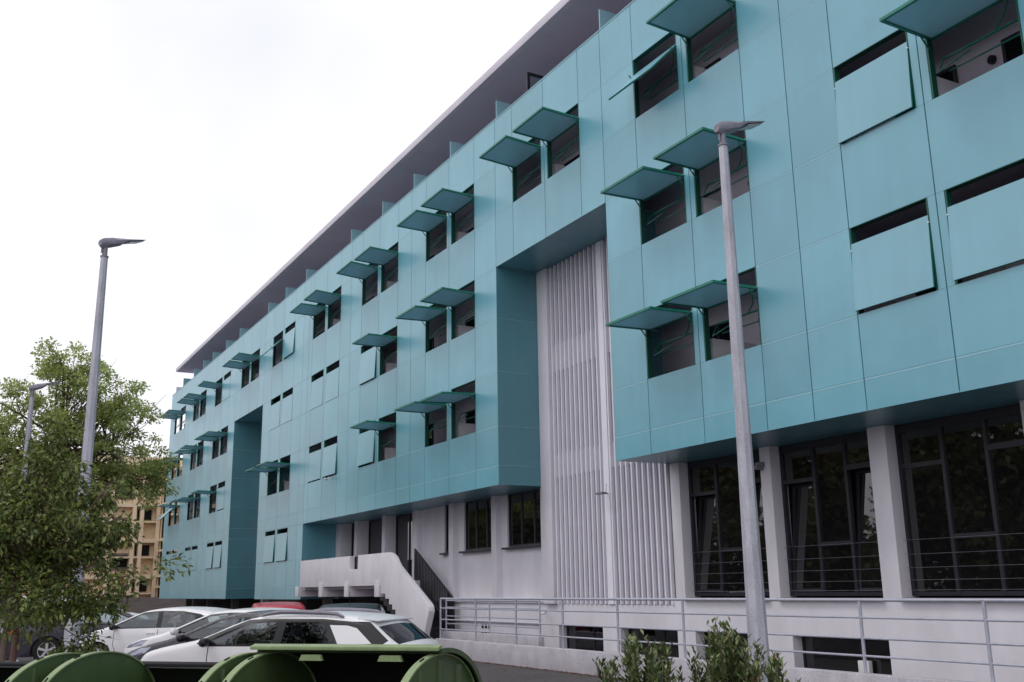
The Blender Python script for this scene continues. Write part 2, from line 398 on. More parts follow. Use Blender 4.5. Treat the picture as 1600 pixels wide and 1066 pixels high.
# floor slabs, inner wall behind the screens
sb = MB()
for r in (1, 2, 3):
    z = SILL[r] - .95
    for a, b in ((XE + .1, XR_END),):
        sb.box(a, b, YF + .25 if r < 3 else YI, 24, z - .25, z) if r == 1 else None
for r, z in ((2, 6.62), (3, 3.50)):
    for a, b in ((XE + .1, RECL[0] - .05), (RECL[1] + .05, RECR[0] - .05), (RECR[1] + .05, XR_END)):
        sb.box(a, b, YF + .25, YI - .003, z - .25, z)
for a, b in ((XE + .1, RECL[0] - .05), (RECL[1] + .05, STEP - .05)): sb.box(a, b, YF + .25, YI - .003, .12, .36)
sb.box(XE + .1, XR_END, YF + .23, 17.2, 12.62, 12.84)   # terrace floor
for bx in (): pass
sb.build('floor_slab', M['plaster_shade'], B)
# inner wall: upper storeys
iw = MB()
for a, b, z0 in ((XE, RECL[0] - .02, -.33), (RECL[1] + .02, STEP, -.33), (STEP, RECR[0] - .02, BOT + .03), (RECR[1] + .02, XR_END, BOT + .03)):
    iw.box(a, b, YI, YI + .2, z0, 12.6)
iw.box(RECR[0] - .02, RECR[1] + .02, YI, YI + .2, RTOP + .03, 12.6)
iw.box(RECL[0] - .02, RECL[1] + .02, 15.6, 15.8, -.33, 12.6)
iw.box(RECL[0] - .02, RECL[1] + .02, YI, YI + .2, RTOP + .03, 12.6)
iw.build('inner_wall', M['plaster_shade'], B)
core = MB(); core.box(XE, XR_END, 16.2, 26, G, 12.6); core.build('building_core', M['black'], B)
# low partition walls and dark inner windows behind each pair
for k, (x0, x1) in PAIRS.items():
    mc = (x0 + x1) / 2
    for r, d in ST.items():
        if k not in d: continue
        s0 = SILL[r]
        p = MB(); p.box(mc - .06, mc + .06, YF + .30, YI - .004, s0 - .9, s0 + .55); p.build('balcony_partition', M['plaster'], B, bevel=.01)
        wl_ = MB(); wl_.tube([(mc - .02 + .35, YI - .07, s0 + 1.0), (mc + .35, YI - .004, s0 + 1.0)], .075, 12); wl_.build('wall_light', M['anth'], B, smooth=True)
        for side, (a, b) in enumerate(((x0 + .1, mc - .35), (mc + .55, x1 - .1))):
            fr = MB(); z0, z1 = s0 - .7, s0 + 1.25
            w = MB()
            w.box(a, b, YI - .05, YI - .004, z0, z0 + .06); w.box(a, b, YI - .05, YI - .004, z1 - .06, z1)
            w.box(a, a + .06, YI - .05, YI - .004, z0 + .06, z1 - .06); w.box(b - .06, b, YI - .05, YI - .004, z0 + .06, z1 - .06)
            if (int(mc * 7) + r + side) % 2: w.box((a + b) / 2 - .03, (a + b) / 2 + .03, YI - .05, YI - .004, z0 + .06, z1 - .06)
            wo = w.build('inner_window', M['anth'], B)
            g_ = MB(); g_.box(a + .06, b - .06, YI - .03, YI - .006, z0 + .06, z1 - .06); g_.build('pane', M['curtain'] if random.random() < .22 else M['pane'], wo)
# purple garment hung inside one opening
pc = MB(); pc.box(-14.35, -14.1, 13.62, 13.66, 8.05, 8.75); pc.box(-14.30, -14.16, 13.6, 13.68, 8.0, 8.3)
tag(pc.build('hanging_garment', M['purple'], None, bevel=.012), 'purple cloth hanging inside the open window above the street lamp head', 'clothing')

# shutters ---------------------------------------------------------------
SW = 1.62; SH = 1.22; PIV = .42
def shutter_proto(open_):
    """local frame: pivot axis along x at the origin, panel hanging down (-z), outside is -y"""
    root = bpy.data.objects.new('shutter', None)
    hw = SW / 2 - .018
    m = MB(); m.box(-hw + .03, hw - .03, -.008, .008, -1.088 + .03, .12 - .03)
    me = m.build('shutter', M['teal_shutter'] if open_ else M['teal_closed'], None)
    f = MB()
    for a, b, c, d in ((-hw, hw, .12 - .05, .12), (-hw, hw, -1.088, -1.088 + .05), (-hw, -hw + .05, -1.088 + .05, .12 - .05), (hw - .05, hw, -1.088 + .05, .12 - .05)):
        f.box(a, b, -.003 if not open_ else -.022, .03, c, d)
    fo = f.build('shutter_rim', M['green'], None, bevel=0); fo.parent = me
    if not open_:
        fc = MB(); fc.box(-hw, hw, -.012, -.0045, -1.088, .12); fco = fc.build('shutter_face', M['teal_closed'], None); fco.parent = me
    for s in (-1, 1):
        pins = MB(); pins.box(s * hw - .014, s * hw + .014, -.02, .0, -.012, .012)
        po = pins.build('pivot_pin', M['whitebox'], None); po.parent = me
    return me
PRO_O = shutter_proto(True); PRO_C = shutter_proto(False)
# stays for an open shutter, built in the building's frame (local to the pivot, not turned)
stay = MB()
for s in (-1, 1):
    x = s * (SW / 2 - .04)
    stay.tube([(x, -.16, -.03), (x, -.05, -.16), (x, .03, -.22)], .015, 6)
stay.tube([(-.74, .30, -.34), (.74, .30, -.34)], .022, 6)
stay.tube([(-.74, .42, -.52), (.74, .42, -.52)], .016, 6)
stay.tube([(-.74, .30, -.34), (-.70, .12, -.62), (-.2, .26, -.44)], .014, 6)
stay.tube([(.70, .0, -.05), (.45, .2, -.22), (.2, .30, -.34)], .014, 6)
STAY = stay.build('stay_arm', M['green_bar'], None)
used = set()
Bw = wloc(B)
for r, k, side, xa, xb, s in OPEN:
    z = HEAD[r] - PIV; cx = (xa + xb) / 2
    src = PRO_C if s in 'cjt' else PRO_O
    if src.name not in used and not any(src is u for u in used):
        used.add(src.name); ob = src
        kids = None
    else:
        ob = src.copy(); COL.objects.link(ob)
        for ch in [c for c in COL.objects if c.parent == src]:
            d = ch.copy(); COL.objects.link(d); d.parent = ob
    rr = random.Random(hash((r, side)) + int(xa * 10))
    ang = {'c': R(.4), 'j': R(3.2), 'o': R(90 + rr.uniform(-2.5, 2)), 't': R(44)}[s]
    if k == 'A8' and r == 3 and s == 't': ang = R(62)
    if k == 'A4' and r == 1 and s == 't': ang = R(50)
    if r == 1 and s == 'o': ang += R(3)
    if s == 't': ang = {('B1', 1): R(44), ('A4', 1): R(46), ('A8', 3): R(45)}[(k, r)]
    ob.parent = B; ob.location = Vector((cx, YF + (.0 if s != 'c' else .010), z)) - Bw
    ob.scale = ((xb - xa) / SW, 1, 1)
    ob.rotation_euler = (-ang, 0, 0)   # lower edge swings outwards
    if s in 'ot':
        if 'stay' not in used: used.add('stay'); so_ = STAY
        else: so_ = STAY.copy(); COL.objects.link(so_)
        so_.parent = B; so_.location = Vector((cx, YF, z)) - Bw
    # opening reveal
    f = MB()
    dpt = .13
    f.box(xa - .002, xa + .028, YF + .003, YF + dpt, SILL[r], HEAD[r]); f.box(xb - .028, xb + .002, YF + .003, YF + dpt, SILL[r], HEAD[r])
    f.box(xa + .028, xb - .028, YF + .003, YF + dpt, HEAD[r] - .010, HEAD[r]); f.box(xa + .028, xb - .028, YF + .01, YF + dpt, SILL[r], SILL[r] + .006)
    f.build('opening_frame', M['green_dark'], B)

# roof and terrace ---------------------------------------------------------
rf = MB(); rf.box(-72.3, XR_END, 13.13, 24, 15.22, 15.48); rf.build('roof', M['roof'], B, bevel=.012)
rs = MB(); rs.box(-72.2, XR_END, 13.3, 17.2, 15.203, 15.218); rs.build('roof_soffit', M['soffit'], B)
tw = MB(); tw.box(-72.2, XR_END, 17.2, 17.4, 12.84, 15.2); tw.build('terrace_wall', M['soffit'], B)
for x in (-19.14, -24.81, -28.06, -31.07, -34.07, -37.53, -43.49, -46.73, -49.77, -55.59, -58.72, -62.15, -64.78, -67.59, -71.0):
    m = MB(); m.box(x - .02, x + .02, 13.45, 15.6, 12.84, 14.55); m.build('terrace_divider', M['teal_edge'], B)
m = MB(); x = -22.95
m.box(x - .03, x + .03, 13.47, 13.56, 12.84, 14.62); m.box(x - .03, x + .03, 13.56, 14.9, 14.54, 14.62); m.box(x - .03, x + .03, 14.82, 14.9, 12.84, 14.54)
fo = m.build('terrace_screen', M['anth'], B)
m = MB(); m.box(x - .008, x + .008, 13.56, 14.82, 12.84, 14.54); m.build('pane', M['carglass'], fo)
m = MB(); m.box(-73.5, -73.3, 13.45, 15.8, 12.84, 14.35); m.build('terrace_end_wall', M['roof'], B)

# ribbed white screen in the right recess ------------------------------------
sx0, sx1 = -24.0, -18.92
rb = MB(); n = 23
for i in range(n):
    x = sx0 + .10 + (sx1 - sx0 - .12) * i / (n - 1)
    if abs(x + 21.4) < .12: continue
    rb.box(x - .024, x + .024, YI - .05, YI + .035, -.43, RTOP - .01)
rb.box(-21.52, -21.28, YI - .04, YI + .035, -.43, RTOP - .01)
rb.build('ribbed_screen', M['rib'], B)
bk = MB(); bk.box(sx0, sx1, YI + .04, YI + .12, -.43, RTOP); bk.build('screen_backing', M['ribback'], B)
bd = MB()
for z0, z1 in ((5.95, 6.75), (2.95, 3.6)): bd.box(sx0 + .03, sx1 - .01, YI + .012, YI + .038, z0, z1)
bd.build('screen_band', M['screen_band'], B)
cl = MB(); cl.box(RECR[0] + .0, sx0, YI - .12, YI + .3, -.43, RTOP - .005); cl.build('pillar', M['plaster'], B, bevel=.01)
fx = MB(); fx.tube([(-21.32, 14.66, 2.30), (-21.32, 14.45, 2.32)], .02, 6); fx.box(-21.46, -21.18, 14.38, 14.50, 2.27, 2.32); fx.tube([(-21.32, 14.6, 2.3), (-21.3, 14.6, 2.55)], .008, 5)
fx.build('wall_spotlight', M['lamphead'], B)

# ground floor ------------------------------------------------------------
WL = YI + .27
wl = MB()
wl.box(-24.56, XR_END, YI, YI + .35, G, -.30) if False else None
# wall below the windows, with basement openings cut out by building it from pieces
BW = [(-23.97, -21.86), (-21.10, -18.85), (-18.22, -16.03), (-15.25, -12.90)]
xs = [-24.56]
for a, b in BW: xs += [a, b]
xs.append(XR_END)
for i in range(0, len(xs), 2): wl.box(xs[i], xs[i + 1], YI, YI + .35, G, -.98)
wl.box(-24.56, XR_END, YI, YI + .35, -.98, -.44 + .0)
wl.box(-24.56, sx0, YI + .0, YI + .35, -.44, -.43)
wl.box(sx1, XR_END, YI, YI + .35, -.44, -.30)
wl.build('plinth_wall', M['plaster'], B)
for a, b in BW:
    w = MB(); z0, z1 = G + .02, -.98; y = YI + .24; c = a + (b - a) * .62
    for q in ((a, b, z1 - .05, z1), (a, b, z0, z0 + .05)): w.box(q[0], q[1], y, y + .05, q[2], q[3])
    for q in (a, c, b - .05): w.box(q, q + .05, y, y + .05, z0 + .05, z1 - .05)
    wo = w.build('basement_window', M['anth'], B)
    p = MB(); p.box(a + .05, b - .05, y + .02, y + .03, z0 + .05, z1 - .05); p.build('pane', M['pane'], wo)
m = MB(); m.box(-13.75, -13.5, YI + .1, YI + .2, G, -1.38); m.tube([(-13.62, YI + .15, -1.38), (-13.62, YI + .15, -1.33)], .03, 8)
tag(m.build('white_container', M['whitebox'], None, bevel=.01), 'small white container standing at the right basement window', 'container')
RP = [(-18.84, -18.50), (-15.81, -15.50), (-12.93, -12.52), (-9.83, -9.50), (-6.8, -6.48), (-3.8, -3.48), (-.8, -.48), (2.2, 2.52)]
for a, b in RP:
    m = MB(); m.box(a, b, YI, YI + .45, -.30, BOT); m.build('pillar', M['plaster'], B, bevel=.012)
def big_window(x0, x1, z0, z1, y, name='ground_window', style='r'):
    f = MB(); w = .07; cs = [x0, x0 + (x1 - x0) * .34, x0 + (x1 - x0) * .66, x1 - w]
    f.box(x0, x1, y, y + .08, z1 - .16, z1); f.box(x0, x1, y, y + .08, z0, z0 + w)
    for c in cs: f.box(c, c + w, y - .004, y + .084, z0 + .001, z1 - .001)
    f.box(cs[0] + w, cs[1], y, y + .08, 1.98, 2.06); f.box(cs[2] + w, cs[3], y, y + .08, 2.10, 2.2); f.box(cs[1] + w, cs[2], y, y + .08, .70, .78)
    wo = f.build(name, M['anth'], B)
    p = MB(); yy = y + .035
    p.box(cs[0] + w, cs[1], yy, yy + .01, 2.06, z1 - .16); p.box(cs[1] + w, cs[2], yy, yy + .01, .78, z1 - .16); p.box(cs[1] + w, cs[2], yy, yy + .01, z0 + w, .70)
    p.box(cs[2] + w, cs[3], yy, yy + .01, 2.2, z1 - .16)
    if style == 'r':
        p.build('pane', M['pane'], wo)
        # side casements tipped inwards at the top
        for a, b, zt, sgn in ((cs[0] + w, cs[1], 1.98, 1), (cs[2] + w, cs[3], 2.10, 1)):
            q = MB(); rot = Matrix.Rotation(R(-5.5), 3, 'X'); zc = (z0 + w + zt) / 2; h = zt - z0 - w - .01
            c = (0, y + .04 + h / 2 * math.sin(R(5.5)), zc)
            for dx0, dx1, dz0, dz1 in ((a, b, h / 2 - .06, h / 2), (a, b, -h / 2, -h / 2 + .06), (a, a + .06, -h / 2 + .06, h / 2 - .06), (b - .06, b, -h / 2 + .06, h / 2 - .06)):
                q.obox(Vector(((dx0 + dx1) / 2, c[1], c[2])) + rot @ Vector((0, 0, (dz0 + dz1) / 2)), (dx1 - dx0 - .004, .05, dz1 - dz0), rot)
            qo = q.build('casement', M['anth'], B)
            g2 = MB(); g2.obox((0.5 * (a + b), c[1], c[2]), (b - a - .12, .01, h - .12), rot); g2.build('pane', M['pane'], qo)
    else:
        p.box(cs[0] + w, cs[1], yy, yy + .01, z0 + w, 1.98); p.box(cs[2] + w, cs[3], yy, yy + .01, z0 + w, 2.10)
        p.build('pane', M['pane'], wo)
    s_ = MB(); s_.box(x0 - .02, x1 + .04, YI - .10, y + .02, z0 - .075, z0 - .035); s_.build('sill', M['sill'], B)
for i, ((a, b), (c, d)) in enumerate(zip(RP, RP[1:])):
    big_window(b, c, -.24, BOT, YI + .27, style='r' if i in (0, 1) else 'f')
    wr = MB()
    for z in (.72, .47, .24, .03, -.14): wr.tube([(b, YI + .2, z), (c, YI + .2, z)], .0035, 5)
    wr.build('guard_wire', M['lamphead'], B)
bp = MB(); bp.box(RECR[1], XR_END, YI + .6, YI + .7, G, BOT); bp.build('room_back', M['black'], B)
cu = MB()
for i in range(14):
    x = -17.6 + i * .05; cu.box(x, x + .045, YI + .5 + (i % 2) * .02, YI + .53 + (i % 2) * .02, -.2, 2.5)
cu.build('curtain', M['curtain'], B)
m = MB(); m.box(-15.86, -15.66, YI - .10, YI - .0, 2.36, 2.46); m.prism([(-15.98, 2.33), (-15.70, 2.30), (-15.66, 2.40)], 'y', YI - .2, YI - .02)
m.build('wall_lamp', M['lamphead'], B, bevel=.005)
m = MB(); m.tube([(-24.4, 14.58, -.66), (-24.4, 14.36, -.72)], .035, 10); m.box(-24.43, -24.37, 14.5, 14.6, -.72, -.62)
m.build('security_camera', M['whitebox'], B, smooth=True)
m = MB(); m.tube([(-38.62, 13.08, 4.30), (-38.46, 12.93, 4.33)], .035, 10); m.box(-38.5, -38.42, 13.06, 13.24, 4.32, 4.38)
m.build('security_camera', M['whitebox'], B, smooth=True)

# entrance side ground floor: pillars, walls with windows
EP = [(-42.05, -41.55), (-39.86, -39.53), (-36.83, -36.50), (-33.90, -33.49), (-30.86, -30.53), (-27.82, -27.50), (-24.82, -24.57)]
for i, (a, b) in enumerate(EP):
    m = MB(); m.box(a, b, YI, YI + (.6 if i < 4 else .35), -.36 if i > 3 else .25, BOT); m.build('pillar', M['plaster'], B, bevel=.012)
ew = MB(); y = YI + .2
def wall_with(a, b, w0, w1, z0, z1, yy=y, zt=BOT, zbot=-.36):
    if w0 - a > .01: ew.box(a, w0, yy, yy + .2, zbot, zt)
    if b - w1 > .01: ew.box(w1, b, yy, yy + .2, zbot, zt)
    ew.box(w0, w1, yy, yy + .2, zbot, z0)
    if zt - z1 > .01: ew.box(w0, w1, yy, yy + .2, z1, zt)
wall_with(-33.49, -30.86, -31.60, -31.0, 1.15, BOT)
wall_with(-30.53, -27.82, -30.1, -27.82, 1.20, BOT)
wall_with(-27.50, -24.82, -27.15, -24.82, 1.20, BOT)
ew.box(-33.9, -24.57, YI, YI + .3, G, -.36)
ew.build('entrance_wall', M['plaster'], B)
def simple_window(x0, x1, z0, z1, y, cols, name='ground_window'):
    f = MB(); w = .06
    f.box(x0, x1, y, y + .07, z1 - w, z1); f.box(x0, x1, y, y + .07, z0, z0 + w)
    for i in range(cols + 1):
        c = x0 + (x1 - x0 - w) * i / cols; f.box(c, c + w, y - .003, y + .073, z0 + .001, z1 - .001)
    wo = f.build(name, M['anth'], B)
    p = MB(); p.box(x0 + w, x1 - w, y + .03, y + .04, z0 + w, z1 - w); p.build('pane', M['pane'], wo)
for (a, b, cols) in ((-31.60, -31.0, 1), (-30.1, -27.82, 3), (-27.15, -24.82, 3)):
    simple_window(a, b, 1.2, BOT, YI + .26, cols)
    m = MB(); m.box(a - .1, b, YI + .05, YI + .26, 1.13, 1.185); m.build('sill', M['dark'], B)
simple_window(-41.5, -39.9, .3, BOT, YI + .5, 2); simple_window(-39.5, -36.86, .3, BOT, YI + .5, 2)
simple_window(-36.5, -33.92, .3, BOT, YI + .45, 2, 'entrance_door')
cl = MB(); cl.box(-33.9, -24.6, YI - .05, YI - .001, -.42, -.36); cl.box(-30.5, -24.9, YI - .04, YI - .001, -1.0, -.96)
cl.build('wall_ledge', M['curb'], B)
vb = MB()
for i in range(3):
    for j in range(2): vb.box(-28.5 + i * .22, -28.36 + i * .22, YI - .006, YI - .001, -1.06 - j * .22 - .12, -1.06 - j * .22)
vb.build('vent_slot', M['black'], B)
# dark undercroft below the left half
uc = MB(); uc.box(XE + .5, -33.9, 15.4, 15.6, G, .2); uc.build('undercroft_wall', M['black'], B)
for x in (-70, -64, -58, -52, -46, -42.4):
    m = MB(); m.box(x, x + .35, 14.3, 14.65, G, BOTL); m.build('undercroft_column', M['greywall'], B)

# ================================================================== entrance stair
S = thing('entrance_stair', (-35, 13.8, G), 'white concrete entrance stair with slanted parapet and black railing beside the teal wall', 'staircase')
pr = [(-41.47, 1.22), (-35.62, 1.22), (-35.60, .74), (-34.78, .74), (-34.76, 1.22), (-31.98, 1.22), (-31.75, 1.17), (-31.5, 1.05), (-31.19, .78),
      (-28.78, -.42), (-28.66, -.52), (-28.62, -.64), (-28.97, -1.30), (-29.0, G + .01), (-30.2, G + .01), (-30.6, -1.3), (-31.0, -1.0), (-31.0, -.78), (-31.25, -.78), (-31.25, -.62), (-31.52, -.62), (-31.52, -.46),
      (-31.8, -.46), (-31.8, -.28), (-32.13, -.28), (-32.13, -.12), (-32.55, -.12), (-32.55, .15), (-41.42, .15)]
m = MB(); m.prism(pr, 'y', 13.0, 13.2); m.build('parapet', M['plaster'], S, bevel=.015)
for x in (-41.98, -38.95, -36.05, -33.05):
    m = MB(); m.box(x, x + .42, 12.97, 15.2, -.22, .19 if x < -41 else .30); m.build('beam', M['plaster'], S, bevel=.01)
m = MB(); m.box(-35.75, -34.6, 13.22, 13.26, .5, 1.20); m.build('notch_dark_plate', M['dark'], S)  # dark plate added behind the parapet notch so the gap looks dark
m = MB(); m.box(-42.0, -33.4, 13.2, YI - .01, .05, .28); m.build('landing', M['plaster_shade'], S)
st = MB(); ns_ = 12
for i in range(ns_):
    x0 = -33.4 + i * .32; z = .28 - (i + 1) * (1.96 / ns_); st.box(x0, x0 + .34, 13.2, 14.45, z - .3, z)
st.build('steps', M['dark'], S)
rl = MB()
p0, p1 = Vector((-33.12, 14.5, 1.38)), Vector((-30.1, 14.5, -.25))
rl.tube([p0, p1], .03, 6); rl.tube([p0 - Vector((0, 0, 1.0)), p1 - Vector((0, 0, 1.0))], .03, 6)
rl.tube([p0, p0 - Vector((0, 0, 1.05))], .03, 6); rl.tube([p1, (p1.x, p1.y, G)], .03, 6)
for i in range(1, 24):
    t = i / 24; a = p0.lerp(p1, t); rl.box(a.x - .012, a.x + .012, a.y - .02, a.y + .02, a.z - 1.0, a.z)
for i in range(6): rl.box(-30.0 - i * .09, -29.976 - i * .09, 14.48, 14.52, G, -.35 + i * .04)
rl.build('stair_railing', M['dark'], S)
m = MB(); m.prism([(-33.4, .1), (-33.1, .35), (-30.05, -1.3), (-30.05, G), (-31.5, G)], 'y', 14.52, 14.6); m.build('stringer', M['dark'], S)

# ================================================================== ramp railings and low walls
cb = MB(); cb.box(-24.62, XR_END, 11.36, 11.56, G - .05, -1.235)
tag(cb.build('low_wall', M['curb'], None, bevel=.015), 'long low rough concrete wall carrying the grey ramp railing', 'low wall')
cb = MB(); cb.box(-29.2, -23.2, 13.62, 13.8, G - .05, -1.24)
tag(cb.build('low_wall', M['curb'], None, bevel=.015), 'short low concrete wall close to the building behind the ramp railing', 'low wall')
def railing(xs, y, ztop, zbase, label, zr=(-.24, -.48, -.76, -1.0)):
    t = thing('ramp_railing', (xs[0], y, zbase), label, 'railing')
    for x in xs:
        m = MB(); m.tube([(x, y, zbase - .02), (x, y, ztop)], .024, 10); m.build('post', M['galv_rail'], t, smooth=True)
    for i, z in enumerate(zr):
        m = MB(); r = .024 if i == 0 else .016
        m.tube([(xs[0], y - (.0 if i == 0 else .0), z), (xs[-1], y, z)], r, 10); m.build('rail', M['galv_rail'], t, smooth=True)
railing([-24.5 + 2 * i for i in range(16)], 11.46, -.24, -1.235, 'long galvanised steel tube railing on the low wall with four rails')
railing([-28.9, -26.05, -23.25], 13.71, -.30, -1.24, 'short galvanised tube railing close to the white wall behind the long one', (-.34, -.54, -.80, -1.02))

# ================================================================== street lamps
def lamp_proto():
    t = thing('street_lamp', (0, 0, 0), 'x', 'street lamp', 'street lamps with grey steel poles')
    H = 6.98
    m = MB(); m.tube([(0, 0, 0), (0, 0, 3.5), (0, 0, H)], [.122, .084, .056], 8); m.build('pole', M['galv'], t, smooth=True, angle=30)
    m = MB(); m.tube([(0, 0, H), (0, 0, H + .02)], .066, 16); m.tube([(0, 0, H + .02), (0, 0, H + .20)], .042, 12); m.tube([(0, -.06, H + .06), (0, -.06, H + .16)], .012, 6)
    m.build('pole_clamp', M['lamphead'], t, smooth=True)
    # head along +y, local z up, drawn as a side outline with changing width
    secs = [(-.10, .045, .17, .27), (-.05, .06, .14, .31), (.10, .075, .17, .335), (.26, .085, .205, .33), (.31, .10, .245, .33), (.36, .115, .268, .322), (.68, .12, .30, .322)]
    m = MB(); n = 8; rings = []
    for (y, w, zl, zh) in secs:
        b = len(m.v); zc, hh = (zl + zh) / 2, (zh - zl) / 2
        for k in range(n):
            a = 2 * math.pi * (k + .5) / n; cx_, sx_ = math.cos(a), math.sin(a)
            m.v.append((max(-1, min(1, cx_ * 1.1)) * w, y, H + zc + max(0, y) * .24 + max(-1, min(1, sx_ * 1.1)) * hh))
        rings.append(b)
    for a, b in zip(rings, rings[1:]):
        for k in range(n): m.f.append((a + k, a + (k + 1) % n, b + (k + 1) % n, b + k)); m.mi.append(0)
    m.f.append(tuple(rings[0] + k for k in range(n))); m.f.append(tuple(rings[-1] + k for k in range(n))); m.mi += [0, 0]
    ho = m.build('lamp_head', M['lamphead'], t, smooth=True, angle=40)
    m = MB(); rot = Matrix.Rotation(R(18.5), 3, 'X'); m.obox((0, .52, H + .402), (.19, .28, .012), rot); m.build('lamp_lens', M['led'], ho)
    return t
LP = lamp_proto()
lamps = [((-8.80, 7.98), 'grey steel street lamp in front of the teal building behind the shrubs', 6),
         ((-16.69, 1.80), 'tall grey street lamp rising above the leafy young tree', 30), ((-30.07, 1.71), 'small distant street lamp whose pole is half hidden by the trees', 3)]
for i, ((x, y), lb, rz) in enumerate(lamps):
    o = LP if i == 0 else copy_tree(LP)
    o.location = (x, y, G); o.rotation_euler.z = R(rz); o['label'] = lb

# ================================================================== tan building far left
Tn = thing('tan_building', (-100, 14, G), 'tan apartment building with deep window grid behind the end of the teal building', 'building')
tx = -95.0
m = MB(); m.box(tx - 14, tx - .8, 4, 16.75, G, 12); m.build('wall', M['tan'], Tn)
# front grid facing the camera: columns and floor bands 0.8 m proud
fg = MB(); floors = [-.5, 1.6, 4.5, 7.6, 10.7]
for yv in (6.0, 8.2, 10.4, 12.6, 14.55, 15.2, 16.6): fg.box(tx - .8, tx, yv - .16, yv + .16, G, 11.2)
fg.box(tx - .8, tx - .001, 4, 16.7, 11.2, 12)
for z in (1.3, 4.4, 7.5): fg.box(tx - .8, tx - .05, 4, 16.44, z, z + .32); fg.box(tx - .8, tx - .05, 4, 16.44, z - 1.35, z - 1.2)
fg.build('window_grid', M['tan'], Tn)
for z in (1.3, 4.4, 7.5):
    for y0, y1 in ((6.2, 8.0), (8.4, 10.2), (10.6, 12.4), (12.8, 14.35)):
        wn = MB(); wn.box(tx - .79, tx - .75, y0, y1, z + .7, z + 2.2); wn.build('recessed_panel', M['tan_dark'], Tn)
for z in (1.3, 4.4, 7.5):
    dw = MB(); dw.box(tx - .74, tx - .7, 12.9, 14.3, z + 1.0, z + 2.0); dw.build('window', M['black'], Tn)
    dw = MB(); dw.box(tx - .7, tx - .66, 14.9, 16.1, z - 1.1, z - .2); dw.build('window', M['black'], Tn)
# ribbed side block next to the teal building
sg = MB()
for i in range(8):
    yv = 16.9 + i * .42; sg.box(tx - 3 + i * .3, tx - .1 + i * .3, yv - .07, yv + .07, G, 11.8)
for z in (1.4, 4.5, 7.6, 10.7): sg.box(tx - 3, tx + 2.1, 16.72, 19.95, z, z + .22); sg.box(tx - 3, tx + 2.1, 16.72, 19.95, z - .9, z - .75)
sg.box(tx - 3.5, tx - 1.5, 16.7, 24, G, 11.8)
sg.build('ribbed_side', M['tan'], Tn)
m = MB(); m.box(-88.2, -88, 4, 26, G, -.28)
tag(m.build('boundary_wall', M['greywall'], None), 'low brown grey wall at the foot of the tan building', 'wall')

